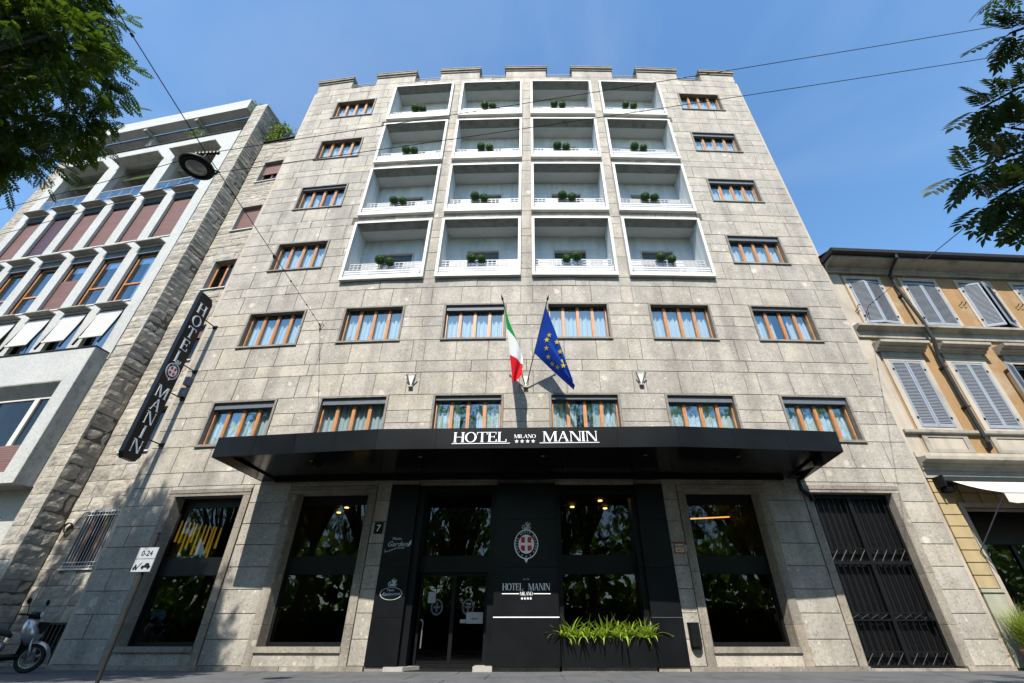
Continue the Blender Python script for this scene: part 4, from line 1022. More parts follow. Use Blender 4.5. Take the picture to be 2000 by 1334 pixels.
# European flag
o, ax = flag('european_flag', (.64, 11.05, 9.33), 'blue flag with yellow stars hanging from a pole above the canopy', 'eu')
A = base + ax * .93; B = base + ax * .38
F1, F2 = Vector((1.38, 11.95, 7.02)), Vector((1.42, 12.05, 6.78))
P, nu, nv = cloth(A, B, F1, F2, 10.0, .06, 42, 26, 1.1, Vector((.02, -.10, -.03)))
me = MB().add(P, grid_faces(nu, nv, 0, nu)).mesh('flag_cloth', 'flag_b', True, False); obj('flag_cloth', me, o)
def surf(u, v):
    u = min(max(u, 0), .999) * nu; v = min(max(v, 0), .999) * nv; i, j = int(u), int(v); a, b = u - i, v - j
    q = lambda i, j: P[i * (nv + 1) + j]
    return q(i, j) * (1 - a) * (1 - b) + q(i + 1, j) * a * (1 - b) + q(i, j + 1) * (1 - a) * b + q(i + 1, j + 1) * a * b
starpos = []
for k in range(12):
    a = 2 * math.pi * k / 12; uc, vc = .44 + .235 * math.cos(a), .5 + .36 * math.sin(a)
    c0 = surf(uc, vc); e = .02
    if any((c0 - q).length < .15 for q in starpos): continue      # hidden in the folds
    starpos.append(c0); du = (surf(uc + e, vc) - surf(uc - e, vc)); dv = (surf(uc, vc + e) - surf(uc, vc - e))
    nrm = du.cross(dv).normalized()
    if nrm.y > 0: nrm = -nrm
    t1 = Vector((1, 0, 0)); t1 = (t1 - nrm * t1.dot(nrm)).normalized(); t2 = nrm.cross(t1)
    if t2.z < 0: t2 = -t2
    V = [c0 + nrm * .016 + t1 * x + t2 * z for x, z in star_poly(.088)]
    V2 = [p - nrm * .004 for p in V]
    mb = MB().add([c0 + nrm * .018] + V, [(0, i + 1, (i + 1) % 10 + 1) for i in range(10)])
    obj('flag_star', mb.mesh('flag_star', 'flag_y', False, False), o)

# projecting vertical sign
Xs = -10.97; aS = math.atan(Sl(-11.0)); so = PH(-11.05, .81, 4.8)
sg = thing('vertical_sign', 'tall black vertical hotel sign with white letters projecting from the wall on brackets', 'sign', so, aS)
Ms = WM[sg]
# local: x = along wall (right), y = into wall; face is the +x side, spans y -.28..+.28
poly = [(-.28, .16), (-.20, .0), (.18, .0), (.28, .18), (.28, 5.62), (.17, 5.80), (-.28, 5.80)]
obj('sign_box', (MB().prism_x(poly, -.075, .075), 'black_clad'), sg, Ms)
MF = Ms @ T((.0765, 0, 0)) @ Matrix.Rotation(R(90), 4, 'Z')      # x' -> into the wall, faces +x
zz = 5.42
for c in 'HOTEL':
    mb, adv = letter_mb(c, .385); obj('letter', (mb, 'letters'), sg, MF @ T((-adv * .5 * 1.15, 0, zz - .385)) @ Matrix.Diagonal((1.15, 1, 1, 1))); zz -= .475
emblem(.235, MF @ T((0, 0, 2.83)), sg, True)
zz = 2.28
for c in 'MANIN':
    mb, adv = letter_mb(c, .365); obj('letter', (mb, 'letters'), sg, MF @ T((-adv * .56, 0, zz - .365)) @ Matrix.Diagonal((1.12, 1, 1, 1))); zz -= .425
for z in (5.05, 3.25, 2.25, .72):
    obj('bracket', (MB().tube([(0, .26, z), (.02, .80, z)], .018, 6).box(-.06, .10, .76, .82, z - .05, z + .05), 'dark_metal'), sg, Ms)
for z in (2.45, 2.85):
    obj('transformer_box', (MB().box(-.07, .07, .64, .82, z - .14, z + .14), 'grey_metal'), sg, Ms)

# ================================================================== iron gate
gx = (GATE[0] + GATE[1]) / 2; surround(GATE[0], GATE[1], 3.95, .09, False)
gt = thing('iron_gate', 'tall black double-leaf iron gate with bars and lattice bands in the stone archway', 'gate', FH(gx, 0, -.22) @ Vector((0, 0, 0)), math.atan(Sl(gx)))
Mg = WM[gt]; gw = (GATE[1] - GATE[0]) / 2 - .05
obj('gate_frame', (MB().frame(-gw, gw, -.03, .03, .05, 3.93, .06, .05, .09).box(-.05, .05, -.045, .03, .1, 3.84), 'dark_metal'), gt, Mg)
zb = [(.34, .37, False), (.97, 1.01, False), (1.12, 1.15, False), (2.20, 2.28, True), (2.55, 2.58, False)]
for z0, z1, fat in zb:
    obj('gate_rail', (MB().box(-gw + .06, gw - .06, -.05 if fat else -.035, .03, z0, z1), 'dark_metal'), gt, Mg)
barm = {}
for z0, z1 in ((.37, .97), (1.15, 2.20), (2.58, 3.84)):
    me = MB().box(-.013, .013, -.02, .008, z0, z1).mesh('gate_bar', 'dark_metal')
    for s_ in (-1, 1):
        for k in range(6):
            x = s_ * (.05 + (gw - .11) * (k + .5) / 6)
            obj('gate_bar', me, gt, Mg @ T((x, 0, 0)))
def zig(z0, z1, n, side):
    mb = MB()
    for s_ in (side,):
        a, b = (.055, gw - .06) if s_ > 0 else (-gw + .06, -.055)
        for k in range(n):
            x0 = a + (b - a) * k / n; x1 = a + (b - a) * (k + 1) / n; xm = (x0 + x1) / 2
            for p, q, y in (((x0, z0), (x1, z1), -.02), ((x0, z1), (x1, z0), -.004)):
                mb.tube([(p[0], y, p[1]), (q[0], y, q[1])], .011, 6)
    return mb
for z0, z1, n in ((.1, .34, 4), (1.01, 1.12, 4), (2.28, 2.55, 4)): [obj('lattice_band', (zig(z0, z1, n, sd), 'dark_metal'), gt, Mg) for sd in (-1, 1)]
obj('lock', (MB().box(gw - .22, gw - .06, -.09, -.03, .98, 1.16).tube([(gw - .2, -.09, 1.02), (gw - .2, -.14, 1.02), (gw - .1, -.14, 1.02)], .012, 6), 'plastic'), gt, Mg)
obj('backing_sheet', (MB().box(-gw + .03, gw - .03, .12, .13, .08, 3.9), 'plastic'), gt, Mg)
obj('threshold_stone', (MB().box(-gw - .04, gw + .04, -.27, .2, -.01, .045), 'ceppo_trim'), gt, Mg)
# ================================================================== helpers for flat facades
def flat_wall(x0, x1, z0, z1, ops, y0, y1, mb=None):
    mb = mb or MB(); zs = sorted(set([z0, z1] + [z for o in ops for z in (o[2], o[3]) if z0 < z < z1]))
    for a, b in zip(zs[:-1], zs[1:]):
        zc = (a + b) / 2
        for p, q in merge_sub(x0, x1, [(o[0], o[1]) for o in ops if o[2] < zc < o[3]]): mb.box(p, q, y0, y1, a, b)
    return mb
def rough_block(w_, h_, seed, amp=.022, d=.08):
    amp = min(amp, h_ * .05)
    g = np.random.default_rng(seed); nx = max(2, min(7, int(w_ / .13))); nz = max(2, min(4, int(h_ / .11)))
    a, b = w_ / 2 - .006, h_ / 2 - .006; V = []
    for j in range(nz + 1):
        for i in range(nx + 1):
            e = (i in (0, nx)) or (j in (0, nz))
            V.append((-a + 2 * a * i / nx + (0 if e else g.uniform(-.02, .02)), (.012 if e else 0) - (g.uniform(-.2, 1) * amp if not e else g.uniform(0, .008)), -b + 2 * b * j / nz + (0 if e else g.uniform(-.015, .015))))
    F = [(j * (nx + 1) + i, j * (nx + 1) + i + 1, (j + 1) * (nx + 1) + i + 1, (j + 1) * (nx + 1) + i) for j in range(nz) for i in range(nx)]
    rim = [i for i in range(nx + 1)] + [j * (nx + 1) + nx for j in range(1, nz + 1)] + [nz * (nx + 1) + i for i in range(nx - 1, -1, -1)] + [j * (nx + 1) for j in range(nz - 1, 0, -1)]
    o = len(V); n = len(rim)
    V += [(V[r][0], d, V[r][2]) for r in rim]
    F += [(rim[k], o + k, o + (k + 1) % n, rim[(k + 1) % n]) for k in range(n)]
    return MB().add(V, F)

# ================================================================== left building
lb = thing('stone_apartment_building', 'modern apartment building with white mosaic grid facade between rough grey stone piers', 'building', FL(-6, 0) @ Vector((0, 0, 0)), aL)
ML = FL()
stones = []     # (world matrix, w, h)
def stone_field(Mw, x0, x1, z0, z1, ops, wmin, wmax, hs=(.26, .34, .42, .5)):
    z = z0; k = 0
    while z < z1 - .05:
        h = random.choice(hs) * (1.15 if z < 4 else 1.0 if z < 8 else .72 if z < 14 else .5); h = min(h, z1 - z)
        if z1 - z - h < .15: h = z1 - z
        for o in ops:        # snap courses to opening edges
            for e in (o[2], o[3]):
                if z < e - .02 < z + h: h = e - z
        zc = z + h / 2
        for a, b in merge_sub(x0, x1, [(o[0], o[1]) for o in ops if o[2] < zc < o[3]]):
            x = a
            while x < b - .02:
                w_ = random.uniform(wmin, wmax) * (1 if z < 8 else 1.3); w_ = min(w_, b - x)
                if b - x - w_ < wmin * .6: w_ = b - x
                stones.append((Mw @ T((x + w_ / 2, random.uniform(-.012, .01), z + h / 2)), w_, h)); x += w_
        z += h; k += 1
RW = [(.68, 1.79, z0, z1) for z0, z1 in ((2.25, 3.84), (5.63, 7.21), (8.98, 10.57), (12.35, 13.93), (15.7, 17.28), (19.03, 20.6))]
BG = (1.0, 2.4, .1, .96)
stone_field(ML @ T((0, 0, 0)), -.73, 0, 0, 24.75, [], .36, .75)
MS = ML @ Matrix.Rotation(R(90), 4, 'Z')       # side of the pier, x runs into the street block
stone_field(MS, 0.0, .80, 0, 22.35, [], .3, .8); stone_field(MS, 0, 2.9, 22.35, 24.75, [], .4, .9, (.26, .34))
MRc = ML @ T((0, .81, 0))
stone_field(MRc, .0, 2.75, 0, 22.35, RW + [BG], .35, .8)
stone_field(ML, -12.15, -11.35, 8, 24.95, [], .36, .8)
sl = sorted(((scr_area([M @ Vector((x, 0, z)) for x in (-w_ / 2, w_ / 2) for z in (-h / 2, h / 2)]), i) for i, (M, w_, h) in enumerate(stones)), reverse=True)
rest = MB(); bank = {}
for r, (ar, i) in enumerate(sl):
    M, w_, h = stones[i]; k = (round(w_ * 12) / 12, round(h * 16) / 16)
    if r < 300:
        kk = (k, i % 3)
        if kk not in bank: bank[kk] = rough_block(k[0], k[1], hash(kk) % 9999).mesh('rough_stone', 'rough')
        obj('rough_stone', bank[kk], lb, M @ Matrix.Diagonal((w_ / k[0], 1, h / k[1], 1)))
    elif ar > 1:
        mb = rough_block(w_, h, i); rest.add([M @ Vector(p) for p in mb.v], mb.f)
obj('rough_stones', (rest, 'rough'), lb, kind='stuff')
core = MB()
core.box(-.73, -.03, .03, 9.0, 0, 24.74).box(-12.14, -11.36, .03, 3.0, 0, 24.94)
core.box(-.03, -.012, .03, 3.0, 0, 24.74)
flat_wall(.01, 2.75, 0, 22.34, RW + [BG], .85, 1.1, core)
core.box(.0, 2.75, 2.2, 2.4, 0, 22.3)
obj('masonry_core', (core, 'mortar'), lb, ML)
obj('roof_edge', (MB().box(.0, 2.75, .72, 1.2, 22.36, 22.43), 'gutter'), lb, ML)
# recess windows
for k, (x0, x1, z0, z1) in enumerate(RW):
    M = MRc @ T(((x0 + x1) / 2, 0, z0)); w2 = (x1 - x0) / 2; H = z1 - z0
    o = obj('recess_window', (MB().frame(-w2, w2, -.01, .24, 0, H, .035, .03, .035), 'concrete'), lb, M)
    obj('sill', (MB().box(-w2 - .03, w2 + .03, -.06, .1, -.04, 0), 'white_frame'), o, M)
    obj('frame', (MB().frame(-w2 + .035, w2 - .035, .2, .26, .03, H - .035, .07).box(-.045, .045, .2, .26, .1, H - .1), 'wood' if k in (0, 3) else 'wood_dark'), o, M)
    obj('pane', MB().face([(-w2 + .05, .23, .05), (w2 - .05, .23, .05), (w2 - .05, .23, H - .05), (-w2 + .05, .23, H - .05)]).mesh('pane', 'glass_dark', recalc=False), o, M)
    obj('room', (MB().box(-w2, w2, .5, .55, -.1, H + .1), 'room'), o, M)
    cov = {5: .55, 4: 1.0, 2: .35}.get(k, 0)
    if cov:
        sh = MB(); n = int(28 * cov)
        for i in range(n): sh.box(-w2 + .04, w2 - .04, .15, .172, H - .04 - (i + 1) * .053 + .004, H - .04 - i * .053)
        obj('roller_shutter', (sh, 'shutter_brown'), o, M)
    if k == 0:
        me = MB().tube([(0, -.03, .0), (0, -.03, H)], .011, 6).mesh('grille_bar', 'white_metal')
        for i in range(11): obj('grille_bar', me, o, M @ T((-w2 + .05 + (2 * w2 - .1) * i / 10, 0, 0)))
        for z in (.06, .16, H - .16, H - .06): obj('grille_rail', (MB().box(-w2, w2, -.04, -.025, z - .012, z + .012), 'white_metal'), o, M)
M = MRc @ T((1.7, 0, .1))
o = obj('basement_grille', (MB().frame(-.7, .7, -.01, .06, 0, .86, .04), 'dark_metal'), lb, M)
me = MB().box(-.022, .022, .0, .03, .04, .82).mesh('grille_bar', 'dark_metal')
for i in range(10): obj('grille_bar', me, o, M @ T((-.62 + 1.24 * i / 9, 0, 0)))
obj('backing', (MB().box(-.7, .7, .3, .32, 0, .86), 'room'), o, M)
# coil of cable and wall hooks
pts = [(.28 + (.12 + .02 * math.sin(a * 3)) * math.cos(a), -.05 - .004 * a, 3.35 + .13 * math.sin(a)) for a in np.linspace(0, 16, 60)]
obj('cable_coil', (MB().tube(pts, .012, 5).tube([(.36, -.05, 3.2), (.62, -.06, 3.75), (.75, -.04, 3.78)], .012, 5).tube([(.26, -.05, 3.22), (.2, -.05, 2.95)], .012, 5), 'cable'), lb, MRc)

# white grid facade
OPS = []
COLU = [(-2.45 - 1.67 * k, -1.30 - 1.67 * k) for k in range(6)]
BALU = [(-4.0 - 3.33 * k, -1.42 - 3.33 * k) for k in range(3)]
for a, b in COLU: OPS += [(a, b, 9.3, 11.15), (a, b, 11.52, 14.45), (a, b, 15.0, 17.95)]
for a, b in BALU: OPS.append((a, b, 18.28, 21.35))
obj('white_facade', (flat_wall(-11.32, -.75, 8.8, 22.55, OPS, -.015, .28), 'white_render'), lb, ML)
obj('facade_coping', (MB().box(-11.4, -.74, -.06, .35, 22.56, 22.64), 'gutter'), lb, ML)
def hood(a, b, z, prj, drop, t=.045):
    return MB().add([(a - .05, 0, z - drop), (b + .05, 0, z - drop), (b - .02, -prj, z), (a - .10, -prj, z), (a - .05, 0, z - drop + t), (b + .05, 0, z - drop + t), (b - .02, -prj, z + t), (a - .10, -prj, z + t)],
                    [(0, 3, 2, 1), (4, 5, 6, 7), (0, 1, 5, 4), (1, 2, 6, 5), (2, 3, 7, 6), (3, 0, 4, 7)])
def slats(x0, x1, z0, z1, y, p=.055, dx=.0, tilt=0.0):
    mb = MB(); n = max(1, int((z1 - z0) / p))
    for i in range(n):
        za = z0 + i * p; yy = y - tilt * (z1 - za) / (z1 - z0)
        mb.box(x0, x1, yy, yy + .02, za + .003, za + p - .003)
    return mb
for k, (a, b) in enumerate(COLU):
    # closed brown shutters
    M = ML
    o = obj('shuttered_window', (MB().frame(a, b, .1, .24, 15.0, 17.95, .03, .03, .02), 'dark_metal'), lb, M)
    obj('roller_shutter', (slats(a + .03, b - .03, 15.03, 17.62, .12, .065), 'shutter_plum' if k == 4 else 'shutter_brown'), o, M)
    obj('vent_box', (MB().box(a + .02, b - .02, .05, .2, 17.66, 17.93), 'grey_metal'), o, M)
    for j in range(14):
        x = a + .05 + (b - a - .1) * j / 13
    vb = MB()
    for j in range(22):
        x = a + .04 + (b - a - .08) * j / 21; vb.box(x - .008, x + .008, .035, .05, 17.68, 17.91)
    obj('vent_fins', (vb, 'grey_metal'), o, M)
    obj('hood', (hood(a, b, 18.06, .30, .04), 'concrete'), o, M)
    obj('sill', (MB().box(a - .04, b + .04, -.05, .15, 14.955, 15.0), 'white_frame'), o, M)
    # sash windows
    o = obj('casement_window', (MB().frame(a, b, .1, .24, 11.52, 14.45, .03, .03, .02), 'dark_metal'), lb, M)
    obj('frame', (MB().frame(a + .03, b - .03, .14, .21, 11.55, 14.1, .07, .08, .08).box(a + .1, b - .1, .14, .21, 12.52, 12.60), 'wood'), o, M)
    obj('pane', MB().face([(a + .08, .175, 11.6), (b - .08, .175, 11.6), (b - .08, .175, 12.54), (a + .08, .175, 12.54)]).mesh('pane', 'glass_pale', recalc=False), o, M)
    obj('pane', MB().face([(a + .08, .175, 12.58), (b - .08, .175, 12.58), (b - .08, .175, 14.05), (a + .08, .175, 14.05)]).mesh('pane', 'glass_pale', recalc=False), o, M)
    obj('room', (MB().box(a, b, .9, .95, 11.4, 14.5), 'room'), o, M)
    obj('vent_box', (MB().box(a + .02, b - .02, .04, .2, 14.14, 14.43).box(a + .02, b - .02, .0, .04, 14.10, 14.15), 'grey_metal'), o, M)
    if k == 2: obj('roller_shutter', (slats(a + .03, b - .03, 11.55, 13.2, .11, .065), 'shutter_brown'), o, M)
    obj('hood', (hood(a, b, 14.56, .30, .04), 'concrete'), o, M)
    obj('sill', (MB().box(a - .04, b + .04, -.05, .15, 11.475, 11.52), 'white_frame'), o, M)
    # projecting pale shutters
    o = obj('awning_window', (MB().frame(a, b, .1, .24, 9.3, 11.15, .04), 'dark_metal'), lb, M)
    obj('pane', MB().face([(a + .05, .17, 9.3), (b - .05, .17, 9.3), (b - .05, .17, 11.1), (a + .05, .17, 11.1)]).mesh('pane', 'glass_pale', recalc=False), o, M)
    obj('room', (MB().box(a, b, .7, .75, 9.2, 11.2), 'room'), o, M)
    obj('roller_shutter', (slats(a + .05, b - .05, 9.85, 11.1, -.02, .06, 0, .13).box(a + .05, b - .05, -.18, -.13, 9.76, 9.85), 'shutter_white'), o, M)
    for x in (a + .02, b - .05): obj('shutter_arm', (MB().add([(x, -.0, 11.1), (x + .03, -.0, 11.1), (x + .03, .06, 11.1), (x, .06, 11.1), (x, -.24, 9.45), (x + .03, -.24, 9.45), (x + .03, -.18, 9.45), (x, -.18, 9.45)], [(0, 1, 2, 3), (4, 7, 6, 5), (0, 4, 5, 1), (1, 5, 6, 2), (2, 6, 7, 3), (3, 7, 4, 0)]), 'dark_metal'), o, M)
    obj('hood', (hood(a, b, 11.27, .28, .04), 'concrete'), o, M)
for k, (a, b) in enumerate(BALU):
    M = ML
    m = MB().box(a - .28, a, .28, 1.9, 18.1, 21.6).box(b, b + .28, .28, 1.9, 18.1, 21.6).box(a, b, 1.7, 1.9, 18.1, 21.6)
    o = obj('terrace', (m, 'concrete'), lb, M)
    obj('ceiling', (MB().box(a, b, .28, 1.7, 21.36, 21.6), 'concrete'), o, M); obj('floor', (MB().box(a, b, .28, 1.7, 18.0, 18.27), 'concrete'), o, M)
    obj('dark_door', (MB().box(a + .15, b - .15, 1.62, 1.69, 18.3, 20.8), 'shutter_plum'), o, M)
    obj('awning_hem', (MB().box(a + .02, b - .02, .42, .46, 20.52, 20.68), 'green_awn'), o, M)
    obj('awning_roll', (MB().tube([(a + .03, .62, 20.95), (b - .03, .62, 20.95)], .1, 10), 'wood_dark'), o, M)
    obj('hood', (hood(a, b, 21.30, .40, .14, .05), 'concrete'), o, M)
    q = obj('balustrade', (MB().tube([(a, -.0, 19.1), (b, -.0, 19.1)], .025, 8), 'white_metal'), lb, M)
    n = 4
    for i in range(n):
        x0, x1 = a + (b - a) * i / n, a + (b - a) * (i + 1) / n
        obj('glass_panel', MB().face([(x0 + .01, .0, 18.34), (x1 - .01, .0, 18.34), (x1 - .01, .0, 19.06), (x0 + .01, .0, 19.06)]).mesh('glass_panel', 'glass_rail', recalc=False), q, M)
        obj('baluster', (MB().box(x0 - .012, x0 + .012, .02, .045, 18.28, 19.1), 'white_metal'), q, M)
    obj('bottom_rail', (MB().box(a, b, -.03, .03, 18.285, 18.33), 'white_metal'), q, M)
    obj('backing_panel', (MB().box(a + .02, b - .02, .10, .12, 18.33, 19.0), 'glass_rail'), q, M)
# roof terrace frame
obj('roof_beam', (MB().box(-12.2, -1.3, -.0, .5, 24.8, 25.62), 'white_render'), lb, ML)
obj('louvre_beam', (MB().box(-12.1, -.76, .6, 1.25, 24.72, 24.95), 'concrete'), lb, ML)
for u in (-4.4, -7.7, -11.0):
    obj('post', (MB().box(u - .14, u + .14, .55, .95, 22.4, 24.55), 'concrete'), lb, ML); obj('beam', (MB().box(u - .1, u + .1, .02, 1.6, 24.55, 24.71), 'concrete'), lb, ML)
obj('terrace_floor', (MB().box(-12.1, -.75, .28, 9.0, 22.2, 22.4), 'concrete'), lb, ML)
obj('inner_floor', (MB().box(-12.1, -.75, 2.0, 9.0, 8.6, 8.8), 'concrete'), lb, ML)
# projecting bay below
bo = [(-6.0, -1.38, 4.72, 7.73)]
obj('bay_front', (flat_wall(-14, -.82, 4.38, 9.02, bo, -.5, -.3), 'white_render'), lb, ML)
obj('bay_side', (MB().box(-.83, -.80, -.495, .0, 4.385, 9.02), 'concrete_dark'), lb, ML)
obj('infill_wall', (MB().box(-.86, -.72, .02, .4, 4.4, 8.81), 'concrete'), lb, ML)
obj('bay_underside', (MB().box(-14, -.83, -.3, .3, 4.38, 4.5), 'concrete'), lb, ML)
obj('bay_coping', (MB().box(-14, -.79, -.53, .0, 9.025, 9.065), 'gutter'), lb, ML)
m = MB().add([(-6, -.5, 7.73), (-1.38, -.5, 7.73), (-1.38, -.2, 7.35), (-6, -.2, 7.35), (-6, -.5, 7.78), (-1.38, -.5, 7.78), (-1.38, -.2, 7.5), (-6, -.2, 7.5)], [(0, 3, 2, 1), (4, 5, 6, 7), (0, 1, 5, 4), (1, 2, 6, 5), (2, 3, 7, 6), (3, 0, 4, 7)])
o = obj('bay_window', (MB().frame(-6, -1.4, -.2, -.1, 5.6, 7.4, .09, .06, .1).box(-2.5, -2.3, -.2, -.1, 5.66, 7.3).box(-4.2, -4.0, -.2, -.1, 5.66, 7.3), 'white_frame'), lb, ML)
obj('lintel', (m, 'concrete'), o, ML)
obj('jamb', (MB().box(-1.40, -1.36, -.48, -.1, 4.72, 7.5), 'white_frame'), o, ML)
for x0, x1 in ((-5.95, -4.2), (-4.0, -2.5), (-2.3, -1.45)): obj('pane', MB().face([(x0, -.15, 5.65), (x1, -.15, 5.65), (x1, -.15, 7.32), (x0, -.15, 7.32)]).mesh('pane', 'glass_dark', recalc=False), o, ML)
obj('slatted_panel', (slats(-6, -1.42, 4.75, 5.58, -.45, .075), 'shutter_brown'), o, ML)
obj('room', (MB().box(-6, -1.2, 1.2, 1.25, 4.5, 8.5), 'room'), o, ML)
obj('ground_wall', (flat_wall(-14, -.74, 0, 4.5, [(-6, -1.6, 0, 3.6)], .22, .4), 'white_render'), lb, ML)
obj('ground_door', (MB().box(-6, -1.6, .9, 1.0, 0, 3.7), 'plastic'), lb, ML)

# creepers: thousands of leaves along a path of twigs, each plant one object
def creeper(name, label, M, paths, n, spread, ls, seed, mat='leaf_ivy'):
    g = np.random.default_rng(seed); o = thing(name, label, 'climbing plant', M @ Vector(paths[0][0]))
    tw = MB(); lf = MB()
    for p in paths:
        tw.tube([M @ Vector(q) for q in p], .012, 5)
        pv = [Vector(q) for q in p]
        for _ in range(n):
            t = g.uniform(0, len(pv) - 1.001); i = int(t); c = pv[i].lerp(pv[i + 1], t - i) + Vector(g.normal(size=3)) * spread
            d = Vector(g.normal(size=3)).normalized(); e = d.cross(Vector(g.normal(size=3))).normalized(); l = ls * g.uniform(.6, 1.3)
            lf.add([M @ q for q in (c, c + d * l * .5 + e * l * .4, c + d * l, c + d * l * .5 - e * l * .4)], [(0, 1, 2, 3)])
    obj('stems', (tw, 'bark'), o); obj('leaves', lf.mesh('leaves', mat, False, False), o, kind='stuff')
    return o
creeper('creeper', 'green creeper spilling over the stone pier edge beside the hotel roofline', ML, [[(.05, .9, 23.6), (.1, 1.2, 24.5), (.05, 1.8, 24.9)], [(.05, .86, 22.5), (.25, .95, 23.2), (.15, 1.0, 24.2)], [(.35, .95, 22.5), (.3, 1.0, 23.0), (.2, 1.3, 24.0)]], 260, .14, .13, 5)
creeper('creeper', 'creeper hanging along the roof terrace beams behind the coping', ML, [[(-9.5, .9, 22.9), (-8, .8, 23.0), (-6, .9, 23.3), (-4.3, .7, 23.4), (-3.2, .9, 23.2), (-1.4, .9, 23.9)], [(-4.3, .55, 22.7), (-4.4, .5, 23.4), (-4.35, .55, 24.2)], [(-4.2, 1.2, 23.9), (-2.8, 1.2, 24.4), (-1, 1.0, 24.6)]], 300, .2, .11, 6)
creeper('creeper', 'tuft of creeper hanging from the end of the white roof beam', ML, [[(-1.2, .3, 25.5), (-.95, .35, 25.0), (-.85, .3, 24.5)]], 160, .12, .12, 8)

# ================================================================== right building
rb = thing('ochre_townhouse', 'ochre plastered townhouse with grey-blue louvred shutters and stucco cornices', 'building', FR(4, 0) @ Vector((0, 0, 0)), aR)
MR = FR(); U1 = 16.0
AW = [(.74 + 2.165 * k, 1.96 + 2.165 * k) for k in range(5)]; BWn = [(.80 + 2.13 * k, 1.88 + 2.13 * k) for k in range(5)]
ops = [(a, b, 9.76, 11.78) for a, b in AW] + [(a, b, 5.93, 8.26) for a, b in BWn]
obj('ochre_wall', (flat_wall(.55, U1, 4.4, 12.3, ops, 0, .3), 'ochre'), rb, MR)
obj('cream_strip', (MB().box(.06, .549, -.012, .3, 4.4, 12.3), 'cream'), rb, MR)
obj('side_wall', (MB().box(.05, .3, .31, 8, 0, 12.4).box(.3, U1, 7.8, 8, 0, 12.4).box(.3, U1, .31, 7.8, 12.31, 12.4).box(.3, U1, 1.3, 1.4, 4.5, 12.3), 'cream'), rb, MR)
# eaves
pf = [(.0, 12.02), (-.10, 12.02), (-.10, 12.10), (-.16, 12.14), (-.16, 12.24), (-.22, 12.27), (-.58, 12.33), (-.58, 12.43), (0, 12.43)]
obj('eaves_cornice', (MB().prism_x(pf, .1, U1), 'cornice'), rb, MR)
n = 60
gp = [(-.56, 12.44), (-.74, 12.44), (-.77, 12.48), (-.77, 12.62), (-.74, 12.64), (-.56, 12.64)]
obj('gutter', (MB().prism_x(gp, .02, U1).box(.02, .14, -.555, .2, 12.44, 12.64), 'gutter'), rb, MR)
obj('roof', (MB().add([(.02, -.55, 12.65), (U1, -.55, 12.65), (U1, 4, 14.2), (.02, 4, 14.2), (.02, 8, 12.65), (U1, 8, 12.65)], [(0, 1, 2, 3), (3, 2, 5, 4)]), 'gutter'), rb, MR)
leaf_cache = {}
def leaf_meshes(w_, h):
    k = (w_, h)
    if k in leaf_cache: return leaf_cache[k]
    fr = MB().frame(0, w_, -.02, .02, 0, h, .06, .09, .07).mesh('shutter', 'shutter_blue')
    sl_ = MB(); n = int((h - .16) / .05)
    for i in range(n):
        z = .09 + (h - .16) * (i + .5) / n
        sl_.add([(.055, -.017, z - .026), (w_ - .055, -.017, z - .026), (w_ - .055, -.009, z - .03), (.055, -.009, z - .03), (.055, .009, z + .024), (w_ - .055, .009, z + .024), (w_ - .055, .017, z + .02), (.055, .017, z + .02)],
                [(0, 1, 5, 4), (3, 7, 6, 2), (0, 3, 2, 1), (4, 5, 6, 7), (0, 4, 7, 3), (1, 2, 6, 5)])
    leaf_cache[k] = (fr, sl_.mesh('louvres', 'shutter_slat')); return leaf_cache[k]
def shutters(parent, a, b, z0, z1, al, ar, y=-.02):
    w_ = round((b - a) / 2 - .012, 3); h = round(z1 - z0 - .02, 3); fr, sl_ = leaf_meshes(w_, h)
    for s_, x, an in ((1, a + .008, al), (-1, b - .008, ar)):
        M = MR @ T((x, y, z0 + .01)) @ Matrix.Rotation(R(-an * s_), 4, 'Z') @ Matrix.Diagonal((s_, 1, 1, 1))
        o = obj('shutter', fr, parent, M); obj('louvres', sl_, o, M)
        for hz in (.3, h - .3): obj('hinge', (MB().box(-.03, .03, -.035, -.02, hz - .03, hz + .03), 'dark_metal'), o, M)
angA = [(9, 7), (2, 2), (18, 24), (6, 8), (4, 4)]; angB = [(1, 1.5), (1.5, 1), (158, 12), (2, 2), (3, 2)]
for k, (a, b) in enumerate(AW):
    o = obj('upper_window', (MB().frame(a - .12, b + .12, -.03, .1, 9.64, 11.93, .12, .12, .14), 'cream'), rb, MR)
    obj('casing', (MB().frame(a, b, .08, .12, 9.76, 11.79, .05).box((a + b) / 2 - .03, (a + b) / 2 + .03, .08, .12, 9.8, 11.74), 'white_frame'), o, MR)
    obj('pane', MB().face([(a, .1, 9.8), (b, .1, 9.8), (b, .1, 11.75), (a, .1, 11.75)]).mesh('pane', 'glass_dark', recalc=False), o, MR)
    obj('head_panel', (MB().box(a, b, .0, .06, 11.68, 11.78), 'grey_metal'), o, MR)
    shutters(o, a, b, 9.77, 11.68, *angA[k])
